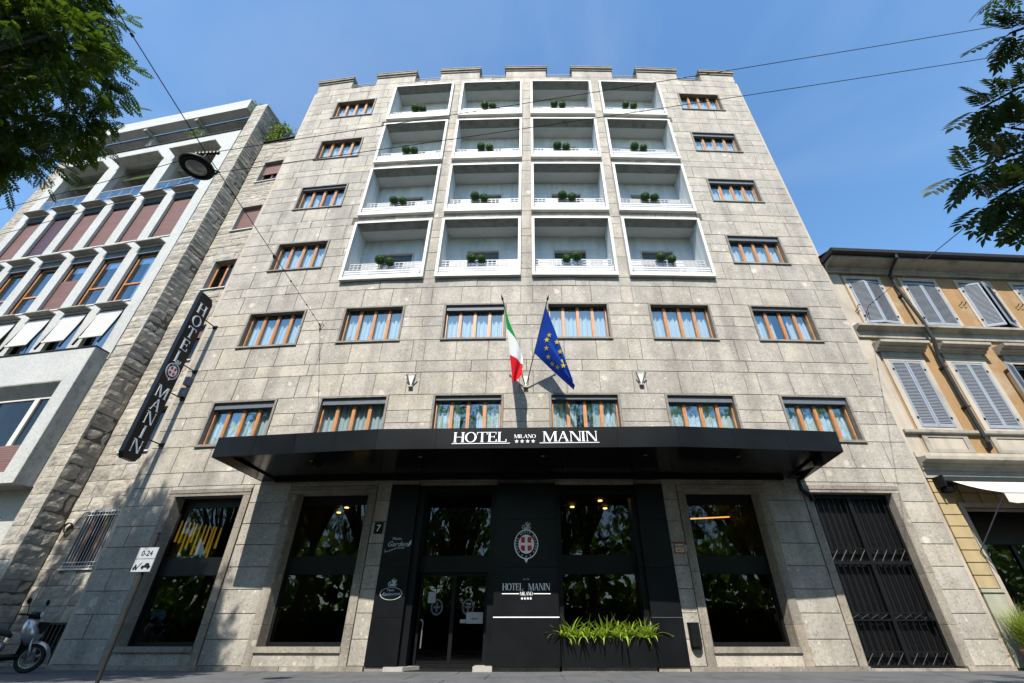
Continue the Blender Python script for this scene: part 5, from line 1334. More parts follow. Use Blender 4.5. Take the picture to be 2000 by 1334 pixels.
for k, (a, b) in enumerate(BWn):
    o = obj('lower_window', (MB().frame(a - .17, b + .17, -.04, .1, 5.84, 8.40, .17, .09, .14), 'cream'), rb, MR)
    obj('casing', (MB().frame(a, b, .08, .12, 5.93, 8.26, .05).box((a + b) / 2 - .03, (a + b) / 2 + .03, .08, .12, 5.98, 8.2), 'white_frame'), o, MR)
    obj('pane', MB().face([(a, .1, 5.95), (b, .1, 5.95), (b, .1, 8.25), (a, .1, 8.25)]).mesh('pane', 'glass_dark', recalc=False), o, MR)
    shutters(o, a, b, 5.94, 8.25, *angB[k])
    fz = MB().box(a - .15, b + .15, -.06, .0, 8.405, 8.60)
    obj('frieze', (fz, 'cornice'), o, MR)
    hp = [(.0, 8.60), (-.12, 8.60), (-.14, 8.66), (-.24, 8.69), (-.24, 8.73), (-.40, 8.77), (-.40, 8.86), (-.0, 8.91)]
    obj('hood_cornice', (MB().prism_x(hp, a - .30, b + .30), 'cornice'), o, MR)
    # recessed panel below the sill
    q = obj('apron_panel', (MB().frame(a - .17, b + .17, -.05, .02, 5.16, 5.72, .16, .10, .10), 'cornice'), rb, MR)
    obj('panel_field', (MB().box(a, b, -.025, .02, 5.27, 5.61), 'cream'), q, MR)
for nm, pf, mt_ in (('string_course', [(0, 9.14), (-.08, 9.14), (-.08, 9.40), (-.12, 9.42), (-.30, 9.49), (-.30, 9.58), (0, 9.62)], 'cornice'),
                    ('sill_course', [(0, 5.72), (-.10, 5.72), (-.12, 5.75), (-.12, 5.83), (0, 5.84)], 'cornice'),
                    ('base_fillet', [(0, 5.0), (-.07, 5.0), (-.07, 5.14), (0, 5.14)], 'cream'),
                    ('shop_cornice', [(0, 4.40), (-.06, 4.40), (-.06, 4.58), (-.10, 4.62), (-.10, 4.70), (-.16, 4.74), (-.16, 4.80), (-.36, 4.85), (-.36, 4.94), (0, 4.99)], 'cornice')):
    obj(nm, (MB().prism_x(pf, .12, U1), mt_), rb, MR)
obj('downpipe', (MB().tube([(2.45, -.70, 12.45), (2.45, -.70, 12.32), (2.44, -.32, 12.12), (2.44, -.13, 11.95), (2.46, -.12, 11.4), (2.5, -.28, 9.75), (2.5, -.28, 9.0), (2.48, -.15, 8.4), (2.47, -.13, 7.0), (2.47, -.15, 5.62)], .055, 10), 'pipe'), rb, MR)
obj('downpipe_foot', (MB().tube([(2.47, -.15, 5.62), (2.47, -.16, 5.45), (2.5, -.12, 5.30), (2.5, -.02, 5.26)], .06, 10).tube([(2.47, -.15, 5.60), (2.47, -.15, 5.66)], .075, 10), 'pipe'), rb, MR)
for z in (11.0, 8.0, 6.6): obj('pipe_clamp', (MB().box(2.40, 2.54, -.19, .0, z - .025, z + .025), 'gutter'), rb, MR)
for k in range(3): 
    for dx in (0, .16): obj('wall_hook', (MB().tube([(4.58 + 2.165 * k + dx, 0, 10.72), (4.58 + 2.165 * k + dx, -.1, 10.72), (4.60 + 2.165 * k + dx, -.12, 10.78), (4.66 + 2.165 * k + dx, -.12, 10.80)], .014, 5), 'dark_metal'), rb, MR)
obj('wall_hook', (MB().tube([(.52, 0, 10.3), (.52, -.15, 10.3), (.56, -.16, 10.45), (.66, -.16, 10.47)], .016, 5).tube([(.66, -.1, 9.95), (.9, -.2, 10.4)], .01, 5), 'dark_metal'), rb, MR)
# ground floor: ashlar pilaster, shop opening
SD = (.82, 2.9)
gops = [(SD[0], SD[1], 0, 3.62), (5.2, 7.6, 0, 3.62)]
obj('shop_wall', (flat_wall(.08, U1, 0, 4.4, gops, .02, .3), 'ashlar'), rb, MR)
z = 1.66; k = 0
while z < 4.3:
    h = min(.293, 4.38 - z)
    obj('ashlar_block', (MB().box(.17, .70, -.035, .04, z + .012, z + h - .012), 'ashlar'), rb, MR)
    if z > 3.62:
        x = SD[0] + .12
        while x < 8: obj('ashlar_block', (MB().box(x + .01, x + .48, -.03, .04, z + .012, z + h - .012), 'ashlar'), rb, MR); x += .5
    obj('ashlar_block', (MB().box(3.05, 5.0, -.03, .04, z + .012, z + h - .012), 'ashlar'), rb, MR)
    z += h
obj('plinth_cap', (MB().box(.14, .74, -.08, .03, 1.57, 1.65), 'plinth_green'), rb, MR)
obj('plinth_block', (MB().box(.17, .72, -.05, .03, .05, 1.565), 'plinth_green'), rb, MR)
o = obj('shop_front', (MB().frame(SD[0] - .1, SD[1] + .1, -.04, .12, 0, 3.74, .12, .001, .12).frame(SD[0] + .02, SD[1] - .02, .1, .2, 0, 3.62, .05, .001, .06), 'cream'), rb, MR)
obj('door_frame', (MB().frame(SD[0] + .1, SD[1] - .1, .2, .28, .02, 3.4, .08, .1, .09).box(SD[0] + .18, SD[1] - .18, .19, .29, 2.72, 3.3).box(1.85, 1.95, .2, .28, .1, 2.7), 'dark_metal'), o, MR)
obj('pane', MB().face([(SD[0] + .1, .25, .1), (SD[1] - .1, .25, .1), (SD[1] - .1, .25, 2.72), (SD[0] + .1, .25, 2.72)]).mesh('pane', 'glass_dark', recalc=False), o, MR)
obj('room', (MB().box(SD[0] - .3, 8, 1.6, 1.7, 0, 4.3), 'room'), o, MR)
# awning
aw = thing('shop_awning', 'cream canvas awning rolled out above the shop door of the ochre townhouse', 'awning', FR(4, 4.2) @ Vector((0, 0, 0)), aR)
obj('cassette', (MB().prism_x([(-.02, 4.22), (-.02, 4.38), (-.30, 4.38), (-.36, 4.34), (-.36, 4.24), (-.30, 4.20)], .32, 8.0), 'pipe'), aw, MR)
obj('end_cap', (MB().box(.29, .33, -.37, -.0, 4.10, 4.39).box(.40, .62, -.25, -.05, 3.98, 4.22), 'dark_metal'), aw, MR)
cv = MB(); V = []
for i in range(13):
    x = .56 + 7.4 * i / 12
    for j in range(9):
        t = j / 8; V.append((x, -.32 - 1.16 * t, 4.24 - .61 * t - .04 * math.sin(math.pi * t)))
cv.add(V, [(i * 9 + j, (i + 1) * 9 + j, (i + 1) * 9 + j + 1, i * 9 + j + 1) for i in range(12) for j in range(8)])
obj('canvas', cv.mesh('canvas', 'canvas', True, False), aw, MR)
vl = MB(); V = []
for i in range(41):
    x = .56 + 7.4 * i / 40; V += [(x, -1.48, 3.63), (x, -1.49 - .01 * math.sin(i), 3.40 - .03 * abs(math.sin(i * 1.3)))]
vl.add(V, [(2 * i, 2 * i + 2, 2 * i + 3, 2 * i + 1) for i in range(40)])
obj('valance', vl.mesh('valance', 'canvas', True, False), aw, MR)
obj('front_bar', (MB().tube([(.54, -1.47, 3.63), (7.97, -1.47, 3.63)], .022, 8), 'white_metal'), aw, MR)
obj('strut', (MB().tube([(.60, -1.47, 3.63), (.64, -.06, 2.50)], .014, 8).tube([(.64, -.06, 2.50), (.78, -.06, 2.3), (.9, -.05, 2.1)], .01, 6), 'grey_metal'), aw, MR)
# ================================================================== trees
def leaf_template(npair=6, L=.34, l=.095, w_=.034):
    V = []; F = []
    def leaflet(p, d, s_):
        n = Vector((0, 0, 1)); b = d.cross(n).normalized(); o = len(V)
        V.extend([p, p + d * s_ * .35 + b * w_ * .5 * s_ / l + n * .004, p + d * s_ * .7 + b * w_ * .36 * s_ / l, p + d * s_ - n * .006, p + d * s_ * .7 - b * w_ * .36 * s_ / l, p + d * s_ * .35 - b * w_ * .5 * s_ / l + n * .004])
        F.extend([(o, o + 1, o + 2, o + 3), (o, o + 3, o + 4, o + 5)])
    for i in range(npair):
        t = .22 + .7 * i / (npair - 1); p = Vector((t * L, 0, -.10 * t * t * L))
        for s_ in (-1, 1):
            leaflet(p, Vector((.62, s_ * .8, -.12)).normalized(), l * (.82 + .25 * math.sin(math.pi * (i + .5) / npair)))
    leaflet(Vector((L * .95, 0, -.1 * L)), Vector((1, 0, -.15)).normalized(), l)
    o = len(V); V.extend([Vector((0, -.002, 0)), Vector((0, .002, 0)), Vector((L * .96, 0, -.1 * L))]); F.append((o, o + 1, o + 2))
    return V, F
LT = [leaf_template(6, .34, .095, .041), leaf_template(5, .28, .088, .038), leaf_template(7, .38, .09, .038)]
LME = {}
def leaf_me(k, mat):
    if (k, mat) not in LME: LME[(k, mat)] = MB().add(*LT[k]).mesh('leaf', mat, False, False)
    return LME[(k, mat)]
def rand_rot(g, droop=.35, out=None):
    a = g.uniform(0, 2 * math.pi); d = Vector((math.cos(a), math.sin(a), g.uniform(-.9, .35) - droop * .5))
    if out is not None: d = d + out * 1.1
    d.normalize(); up = Vector((g.normal() * .5, g.normal() * .5, 1)); y = up.cross(d).normalized(); z = d.cross(y)
    return Matrix((d, y, z)).transposed().to_4x4()
def crown_leaves(g, lobes, n):
    out_ = []
    w_ = np.array([r ** 2 for c, r in lobes]); w_ = w_ / w_.sum()
    # twig clusters first, leaves round each twig
    for (c, r), k in zip(lobes, (w_ * n / 9).astype(int)):
        for _ in range(int(k)):
            d = Vector(g.normal(size=3)).normalized(); rr = r * g.uniform(.35, 1.0) ** .5 * (1 + .16 * math.sin(d.x * 7 + c[0]) * math.cos(d.z * 6 + d.y * 5))
            p = Vector(c) + Vector((d.x * rr, d.y * rr, d.z * rr * .92))
            tw = (d + Vector(g.normal(size=3)) * .5 + Vector((0, 0, -.35))).normalized() * g.uniform(.3, .7)
            for j in range(9):
                q = p + tw * (j / 9) + Vector(g.normal(size=3)) * .04
                out_.append(T(q) @ rand_rot(g, .4, tw.normalized()) @ Matrix.Scale(g.uniform(.7, 1.1), 4))
    return out_
def joined_leaves(mats, g):
    ks = g.integers(0, 3, len(mats)); V = []; F = []; off = 0
    arr = [np.array([tuple(v) + (1,) for v in LT[k][0]]) for k in range(3)]
    for M, k in zip(mats, ks):
        A = np.array(M); V.append((arr[k] @ A.T)[:, :3]); F += [tuple(i + off for i in f) for f in LT[k][1]]; off += len(arr[k])
    me = bpy.data.meshes.new('crown'); me.from_pydata(np.concatenate(V).tolist(), [], F); return me
def limbs(mb, base, pts, r0):
    for p in pts:
        a = Vector(base); b = Vector(p); m = a.lerp(b, .5) + Vector((random.uniform(-.3, .3), random.uniform(-.3, .3), .4))
        mb.tube([a, a.lerp(m, .5) , m, m.lerp(b, .5) + Vector((0, 0, .1)), b], [r0, r0 * .8, r0 * .6, r0 * .4, r0 * .15], 8)
def tree(name, label, base, htrunk, lobes, n, seed, parts=0, mat='leaf_shade', group=None):
    g = np.random.default_rng(seed); o = thing(name, label, 'tree', base, 0, group)
    mb = MB(); top = (base[0] + .2, base[1] + .1, base[2] + htrunk)
    mb.tube([base, (base[0] + .05, base[1], base[2] + htrunk * .5), top], [.26, .2, .17], 12); obj('trunk', (mb, 'bark'), o, None, True)
    lm = MB()
    for c, r in lobes: limbs(lm, top, [c] + [tuple(Vector(c) + Vector(g.normal(size=3)).normalized() * r * .75) for _ in range(5)], .11)
    obj('limbs', (lm, 'bark'), o, None, True)
    mats = crown_leaves(g, lobes, n)
    if parts:
        sc = []
        for i, M in enumerate(mats):
            q = proj(M.translation)
            sc.append((-1.0 if q is None or not (0 < q[0] < 2000 and 0 < q[1] < 1334) else 1 / q[2], i))
        sc.sort(reverse=True); chosen = {i for s_, i in sc[:parts] if s_ > 0}
        for i in chosen: obj('leaf', leaf_me(i % 3, mat), o, mats[i])
        mats = [M for i, M in enumerate(mats) if i not in chosen]
    me = joined_leaves(mats, g); me.materials.append(MT[mat]); c = obj('crown', me, o, kind='stuff')
    return o, c
tree('ash_tree', 'leafy street tree with sunlit feathery leaves in front of the white grid facade', (-11.6, 3.2, -.13), 4.4,
     [((-9.65, 4.2, 9.7), 1.5), ((-10.5, 4.9, 8.9), 1.1), ((-10.5, 3.65, 11.7), 1.75), ((-13.2, 4.0, 10.3), 2.5), ((-13.3, 3.8, 13.6), 2.0), ((-12.3, 2.4, 13.2), 2.4), ((-13.6, 5.4, 9.8), 1.6)], 21000, 11, 300)
# near tree at the right: sparse boughs hanging into the view
g = np.random.default_rng(21)
rt_ = thing('ash_tree', 'dark overhanging boughs with large feathery leaves against the sky beside the ochre townhouse', 'tree', (8.2, .6, -.13))
mb = MB(); mb.tube([(8.2, .6, -.13), (8.1, .7, 2.2), (7.9, .8, 4.3)], [.24, .2, .17], 12); obj('trunk', (mb, 'bark'), rt_, None, True)
c_, s_ = math.cos(PITCH), math.sin(PITCH)
def ray_pt(px, py, dep):
    x = (px - 1028) / 889; y = -(py - 667) / 889
    return Vector((x, c_ - s_ * y, s_ + c_ * y)) * dep + Vector((0, 0, CAM_H))
boughs = [[(2160, 60, 3.9), (2060, 50, 3.7), (2000, 55, 3.6), (1972, 65, 3.6)],
          [(2170, 140, 4.0), (2070, 160, 3.8), (1990, 172, 3.6), (1945, 196, 3.5), (1915, 212, 3.45)],
          [(2180, 260, 4.0), (2080, 280, 3.8), (2000, 295, 3.6), (1930, 320, 3.5), (1875, 343, 3.4)],
          [(2180, 330, 4.0), (2080, 350, 3.7), (2000, 355, 3.6), (1960, 378, 3.5), (1930, 398, 3.45)],
          [(2150, 400, 4.0), (2060, 400, 3.7), (2010, 405, 3.6), (1990, 420, 3.5)],
          [(2160, 220, 4.0), (2080, 240, 3.8), (2010, 255, 3.7), (1975, 250, 3.65)]]
hub = Vector((6.4, 2.0, 5.4))
bm_ = MB(); bm_.tube([(7.9, .8, 4.3), (7.2, 1.4, 5.0), hub], [.17, .1, .06], 8)
nleaf = 0
for b in boughs:
    pts = [ray_pt(*q) for q in b]; bm_.tube([hub] + pts, [.03] + [.014 - .002 * i for i in range(len(pts))], 6)
    for i in range(len(pts) - 1):
        seg = pts[i + 1] - pts[i]
        for k in range(11 if i > 0 else 4):
            p = pts[i] + seg * (k / 11) + Vector(g.normal(size=3)) * .012; dd = seg.normalized(); side = dd.cross(Vector((0, .6, 1))).normalized() * (1 if k % 2 else -1)
            d = (dd * .75 + side * g.uniform(.5, 1.1) + Vector((0, 0, g.uniform(-.45, .25)))).normalized()
            up = Vector((g.normal() * .4, -1 + g.normal() * .4, .7)).normalized(); y = up.cross(d).normalized(); z = d.cross(y)
            M = T(p) @ Matrix((d, y, z)).transposed().to_4x4() @ Matrix.Scale(g.uniform(.62, .88), 4)
            obj('leaf', leaf_me(int(g.integers(0, 3)), 'leaf_dark'), rt_, M); nleaf += 1
        if i == len(pts) - 2:
            d = seg.normalized(); y = Vector((0, -1, .7)).cross(d).normalized(); z = d.cross(y)
            obj('leaf', leaf_me(0, 'leaf_dark'), rt_, T(pts[-1]) @ Matrix((d, y, z)).transposed().to_4x4())
obj('boughs', (bm_, 'bark'), rt_, None, True)
gm = crown_leaves(g, [((8.8, -.2, 7.4), 2.3), ((8.2, .6, 9.5), 2.0)], 1500); me = joined_leaves(gm, g); me.materials.append(MT['leaf_dark']); obj('crown', me, rt_, kind='stuff')
# park trees behind the viewpoint: they show in the shop glass
pk, pc = tree('park_tree', 'broad park tree mirrored in the dark ground floor glass', (-6.0, -9.5, 0), 3.5, [((-6, -9.5, 6.0), 3.0), ((-8.2, -9.8, 8.6), 2.8), ((-4.2, -9.0, 9.0), 2.8), ((-6, -10, 11.2), 2.4)], 3200, 31, 0, 'leaf_park', 'park trees across the street')
src = [c for c in pk.children]
for k, (x, y, a) in enumerate(((2.5, -10.2, 1.1), (10.5, -9.2, 2.3), (-14.5, -10.5, 3.6), (18.5, -11, 5.0), (-22, -11, .6))):
    r = obj('park_tree', None, None, T((x, y, 0)) @ Matrix.Rotation(a, 4, 'Z'), label=pk['label'], category='tree', group='park trees across the street')
    for c in src:
        d = c.copy(); COL.objects.link(d); d.parent = r; WM[d] = WM[r]

hg = MB(); g = np.random.default_rng(77)
for _ in range(24000):
    p = Vector((g.uniform(-34, 34), -7.5 - abs(g.normal()) * 1.0, g.uniform(0, 1) ** .8 * 2.9)); p.z *= 1 + .3 * math.sin(p.x * .9)
    d = Vector(g.normal(size=3)).normalized(); e = d.cross(Vector(g.normal(size=3))).normalized(); l = g.uniform(.14, .34)
    hg.add([p, p + d * l * .5 + e * l * .4, p + d * l, p + d * l * .5 - e * l * .4], [(0, 1, 2, 3)])
obj('park_hedge', (MB().box(-36, 36, -9.4, -8.6, 0, 2.3), 'leaf_shade'), None, None, label='long clipped dark hedge across the street mirrored in the glass', category='hedge')
obj('park_shrubbery', hg.mesh('park_shrubbery', 'leaf_park', False, False), None, None, kind='stuff', label='dense green park shrubbery mirrored in the ground floor glass', category='shrubbery')
fw_ = MB()
for _ in range(9000):
    p = Vector((g.uniform(-75, 75), -24 - abs(g.normal()) * 2.5, g.uniform(0, 1) ** .9 * 11)); p.z *= 1 + .22 * math.sin(p.x * .55) + .1 * math.sin(p.x * 1.9)
    d = Vector(g.normal(size=3)).normalized(); e = d.cross(Vector(g.normal(size=3))).normalized(); l = g.uniform(.8, 1.7)
    fw_.add([p, p + d * l * .5 + e * l * .4, p + d * l, p + d * l * .5 - e * l * .4], [(0, 1, 2, 3)])
obj('far_wood', fw_.mesh('far_wood', 'leaf_park', False, False), None, None, kind='stuff', label='dark mass of far park trees mirrored in the glass', category='wood')
for k in range(13):
    r = obj('park_tree', None, None, T((-36 + 6 * k + 2 * math.sin(k * 2.3), -15 - 2.5 * math.sin(k * 1.7), 0)) @ Matrix.Rotation(k * 2.1, 4, 'Z') @ Matrix.Diagonal((1.5, 1.5, 1.75 + .2 * math.sin(k * 3.1), 1)), label=pk['label'], category='tree', group='park trees across the street')
    for c in src:
        d = c.copy(); COL.objects.link(d); d.parent = r; WM[d] = WM[r]
# ================================================================== street lamp on span wires
lampC = Vector((-.7233, .6273, .8683)) * 7.6 + Vector((0, 0, CAM_H))
hook = PH(-7.06, .14, 9.62)
sl_ = thing('hanging_street_lamp', 'round dark pendant street lamp hung from span wires above the street', 'street lamp', lampC)
nrm = Vector((.03, .0, -1)).normalized(); Q = nrm.to_track_quat('Z', 'Y').to_matrix().to_4x4()
ML_ = T(lampC) @ Q @ Matrix.Scale(.78, 4)
obj('lamp_housing', (MB().lathe([(0, -.16), (.12, -.16), (.2, -.11), (.30, -.05), (.335, .0), (.32, .05), (.27, .065), (.25, .055)], 36), 'plastic'), sl_, ML_, True)
obj('lamp_reflector', (MB().lathe([(.25, .056), (.20, .03), (0, .025)], 36), 'dark_metal'), sl_, ML_, True)
obj('lamp_rim', (MB().lathe([(.175, .045), (.19, .06), (.205, .045), (.19, .03)], 36), 'alloy'), sl_, ML_, True)
obj('lamp_glass', (MB().lathe([(.178, .045), (.12, .075), (.05, .088), (0, .09)], 28), 'lens'), sl_, ML_, True)
top = lampC + Vector((.03, .0, .34))
obj('hanger', (MB().tube([lampC - nrm * .14, top], .018, 6).box(lampC.x - .0, lampC.x + .001, lampC.y, lampC.y + .001, lampC.z, lampC.z + .001), 'dark_metal'), sl_)
cl = MB()
for i in range(7): cl.lathe([(.0, -.02), (.03, -.02), (.03, .02), (0, .02)], 8, 0, top + Vector((-.18 + .06 * i, .0, .005 * i)))
obj('clamp', (cl, 'dark_metal'), sl_)
def span(name, label, pts, r=.011, sag=.0, n=24, beads=(), ins=()):
    P = []
    for a, b in zip(pts[:-1], pts[1:]):
        a, b = Vector(a), Vector(b)
        for i in range(n):
            t = i / n; P.append(a.lerp(b, t) - Vector((0, 0, sag * 4 * t * (1 - t))))
    P.append(Vector(pts[-1]))
    o = thing(name, label, 'cable', P[0]); obj('wire', (MB().tube(P, r, 5), 'cable'), o)
    def at(t):
        k = t * (len(P) - 1); i = min(int(k), len(P) - 2); return P[i].lerp(P[i + 1], k - i), (P[i + 1] - P[i]).normalized()
    for t in beads:
        p, d = at(t); obj('wire_clip', (MB().lathe([(0, -.03), (.022, -.025), (.022, .025), (0, .03)], 8), 'cable'), o, T(p) @ d.to_track_quat('Z', 'Y').to_matrix().to_4x4())
    for t in ins:
        p, d = at(t); obj('insulator', (MB().lathe([(0, -.14), (.03, -.10), (.055, -.02), (.05, .05), (.02, .13), (0, .14)], 10), 'insul'), o, T(p) @ d.to_track_quat('Z', 'Y').to_matrix().to_4x4(), True)
    return o
d0 = ray_pt(215, 0, 6.6); far = d0 + (d0 - top) * 4.0
o = span('span_wire', 'beaded span wire running from the hotel wall hook up through the street lamp', [hook, top, far], .008, .0, 24, [.05, .1, .2, .24, .58, .6, .62, .64, .655, .66], [.28, .632])
obj('wall_hook', (MB().tube([PH(-7.06, -.02, 9.6), PH(-7.06, .16, 9.62)], .02, 6).tube([PH(-6.95, .0, 9.65), PH(-7.06, .16, 9.62), PH(-7.03, .01, 9.35)], .012, 5), 'dark_metal'), o)
pR1 = ray_pt(2090, 27, 8.2); pR2 = ray_pt(2090, 88, 8.0); pL1 = ray_pt(-160, 450, 10.5); pL2 = ray_pt(-160, 500, 10.5)
span('street_wire', 'thin wire stretched along the street crossing the top of the hotel, clamped to the lamp', [pL1, top + Vector((0, 0, .02)), pR1], .006, .05, 30)
side = lampC + Vector((.33, .1, -.02))
o = span('street_wire', 'thin lower wire stretched along the street from the lamp rim across the balconies', [pL2, side, pR2], .006, .06, 30, [.485, .495])
obj('lamp_tie', (MB().tube([lampC + Vector((.2, .05, .0)), side], .014, 5), 'dark_metal'), o)
span('service_wire', 'short thin wire from the townhouse wall hook rising over its roof into the tree', [FR(.9, 10.4, .2) @ Vector((0, 0, 0)), ray_pt(1890, 440, 7.0), ray_pt(2100, 260, 6.0)], .008, .0, 10, [.02, .05, .08, .11])

# ================================================================== tow-away sign
tp = thing('tow_sign', 'white parking sign reading 0-24 with tow truck on a grey pole', 'sign', (-6.92, 9.15, 0))
obj('pole', (MB().tube([(-6.92, 9.15, 0), (-6.92, 9.15, 2.26)], .03, 12), 'gutter'), tp)
obj('pole_cap', (MB().lathe([(.033, 0), (.033, .03), (.0, .04)], 10, 0, (-6.92, 9.15, 2.26)), 'plastic'), tp)
MTs = T((-6.93, 9.10, 1.62)) @ Matrix.Rotation(R(-7), 4, 'Z')
obj('plate', (MB().box(-.19, .19, -.01, .0, .215, .40), 'signw'), tp, MTs); obj('plate', (MB().box(-.19, .19, -.01, .0, .0, .205), 'signw'), tp, MTs)
obj('plate_back', (MB().box(-.195, .195, .0, .012, -.005, .405).box(-.03, .03, .012, .05, .06, .1).box(-.03, .03, .012, .05, .3, .34), 'grey_metal'), tp, MTs)
obj('lettering', text_mesh('0-24', .125, 'lettering', 'plastic'), tp, MTs @ T((.0, -.012, .262)) @ FLAT)
pc = MB()
pc.prism_y([(-.02, .07), (.0, .10), (.04, .10), (.06, .14), (.12, .14), (.14, .10), (.165, .09), (.165, .065)], -.014, -.01)
for x in (.02, .13): pc.prism_y(ell(x, .062, .022, .022, 10), -.0145, -.0105)
pc.prism_y([(-.17, .05), (-.08, .06), (-.08, .075), (-.17, .075)], -.014, -.01).prism_y([(-.15, .075), (-.11, .075), (-.115, .115), (-.145, .115)], -.0135, -.0095)
for x in (-.15, -.1): pc.prism_y(ell(x, .045, .018, .018, 10), -.0145, -.0105)
pc.prism_y([(-.09, .075), (-.03, .15), (-.02, .145), (-.075, .072)], -.0138, -.01)
obj('pictogram', (pc, 'plastic'), tp, MTs)

# ================================================================== scooter
sc_ = thing('motor_scooter', 'silver and black motor scooter parked nose to the wall beside the hotel corner', 'scooter', (-11.25, 11.75, 0), R(14))
Mz = WM[sc_]         # local +x = forward, wheel base about 1.3 m, front axle at x = .62
fw = .27; fx = .62
def wheel(x, r, nm):
    def ry(prof): return [(a, b) for a, b in prof]
    Rx = T((x, 0, r)) @ Matrix.Rotation(R(90), 4, 'X')
    t = obj(nm, (MB().lathe([(r - .085, -.035), (r - .05, -.05), (r - .015, -.045), (r, -.02), (r, .02), (r - .015, .045), (r - .05, .05), (r - .085, .035)], 36), 'rubber'), sc_, Mz @ Rx, True)
    rim = MB().lathe([(r - .08, -.035), (r - .095, -.03), (r - .095, .03), (r - .08, .035)], 36).lathe([(0, -.045), (.045, -.045), (.045, .045), (0, .045)], 16)
    for k in range(5):
        a = 2 * math.pi * k / 5 + .3; d = Vector((math.cos(a), math.sin(a), 0)); p = Vector((-d.y, d.x, 0))
        V = []
        for rr, hw, ht in ((.04, .026, .03), (r - .09, .018, .02)):
            for z in (-ht, ht):
                for s_ in (-1, 1): V.append(d * rr + p * s_ * hw + Vector((0, 0, z)))
        rim.add(V, [(0, 1, 3, 2), (4, 6, 7, 5), (0, 2, 6, 4), (1, 5, 7, 3), (0, 4, 5, 1), (2, 3, 7, 6)])
    obj('rim', (rim, 'alloy'), t, Mz @ Rx)
    obj('brake_disc', (MB().lathe([(.06, .047), (.11, .047), (.11, .052), (.06, .052)], 24), 'grey_metal'), t, Mz @ Rx)
    return t
wheel(fx, fw, 'front_wheel'); wheel(-.66, .26, 'rear_wheel')
def loft(secs, mat, nm, smooth=True, cap=True):
    """secs: list of closed loops with the same count"""
    mb = MB(); n = len(secs[0]); V = [p for s_ in secs for p in s_]
    F = [(i * n + k, i * n + (k + 1) % n, (i + 1) * n + (k + 1) % n, (i + 1) * n + k) for i in range(len(secs) - 1) for k in range(n)]
    if cap: F += [tuple(range(n - 1, -1, -1)), tuple(range((len(secs) - 1) * n, len(secs) * n))]
    return obj(nm, (mb.add(V, F), mat), sc_, Mz, smooth)
def oval(cx, cz, hw, hh, tilt=0.0, n=14, p=2.6):
    o_ = []
    for k in range(n):
        a = 2 * math.pi * k / n; ca, sa = math.cos(a), math.sin(a)
        y = hw * math.copysign(abs(ca) ** (2 / p), ca); z = hh * math.copysign(abs(sa) ** (2 / p), sa)
        o_.append((cx + z * math.sin(tilt), y, cz + z * math.cos(tilt)))
    return o_
# fork legs
for y in (-.085, .085): obj('fork_leg', (MB().tube([(fx, y, fw), (fx - .06, y, fw + .18), (fx - .12, y * .9, fw + .42)], [.026, .026, .02], 10), 'silver'), sc_, Mz, True)
# front mudguard
fe = MB(); V = []
for i in range(13):
    a = R(-18 + 150 * i / 12); rr = fw + .035
    for j in range(7):
        y = -.075 + .15 * j / 6; V.append((fx + math.cos(a) * (rr + .01) * (1.06 if i == 0 else 1), y, fw + math.sin(a) * rr - .05 * (abs(y) / .075) ** 2))
fe.add(V, [(i * 7 + j, (i + 1) * 7 + j, (i + 1) * 7 + j + 1, i * 7 + j + 1) for i in range(12) for j in range(6)])
obj('front_mudguard', fe.mesh('front_mudguard', 'silver', True, False), sc_, Mz)
# leg shield / front cowl
def ring_h(cx, cz, hx, hw, n=16, p=2.4):
    o_ = []
    for k in range(n):
        a = 2 * math.pi * k / n; ca, sa = math.cos(a), math.sin(a)
        o_.append((cx + hx * math.copysign(abs(ca) ** (2 / p), ca), hw * math.copysign(abs(sa) ** (2 / p), sa), cz))
    return o_
loft([ring_h(.42, .50, .05, .10), ring_h(.44, .56, .10, .18), ring_h(.44, .66, .15, .235), ring_h(.42, .78, .16, .25), ring_h(.39, .90, .13, .23), ring_h(.36, .98, .07, .17)], 'silver', 'front_cowl')
obj('cowl_grille', (MB().prism_x([(-.16, .92), (.16, .92), (.12, .82), (.04, .70), (-.04, .70), (-.12, .82)], .54, .595), 'plastic'), sc_, Mz)
loft([oval(.40, .32, .17, .03, 0), oval(.42, .5, .2, .05, 0), oval(.36, .74, .19, .05, .1), oval(.28, .93, .13, .04, .2)], 'plastic', 'leg_shield')
loft([oval(.42, .30, .16, .06), oval(.1, .27, .17, .06), oval(-.2, .28, .17, .07)], 'plastic', 'floorboard')
loft([oval(.02, .46, .06, .08), oval(-.15, .50, .13, .12), oval(-.45, .58, .16, .14), oval(-.8, .66, .13, .10), oval(-.98, .72, .05, .04)], 'silver', 'side_panels')
loft([oval(-.2, .36, .12, .10), oval(-.5, .36, .14, .12), oval(-.8, .42, .08, .08)], 'plastic', 'engine_cover')
loft([oval(.06, .66, .06, .04), oval(-.06, .72, .13, .06), oval(-.3, .76, .15, .07), oval(-.46, .80, .15, .07), oval(-.75, .84, .13, .06), oval(-.9, .85, .06, .03)], 'rubber', 'seat')
loft([oval(-.72, 1.0, .12, .06), oval(-.8, 1.05, .19, .15), oval(-.95, 1.08, .21, .18), oval(-1.08, 1.06, .19, .15), oval(-1.14, 1.02, .1, .06)], 'plastic', 'top_case')
loft([ring_h(.33, .98, .09, .12), ring_h(.35, 1.05, .11, .16), ring_h(.32, 1.12, .07, .1)], 'plastic', 'handlebar_cowl')
obj('headlight', (MB().lathe([(0, .03), (.06, .02), (.075, .0)], 16, 0, (0, 0, 0), T((.455, 0, 1.05)) @ Matrix.Rotation(R(75), 4, 'Y')), 'lens'), sc_, Mz, True)
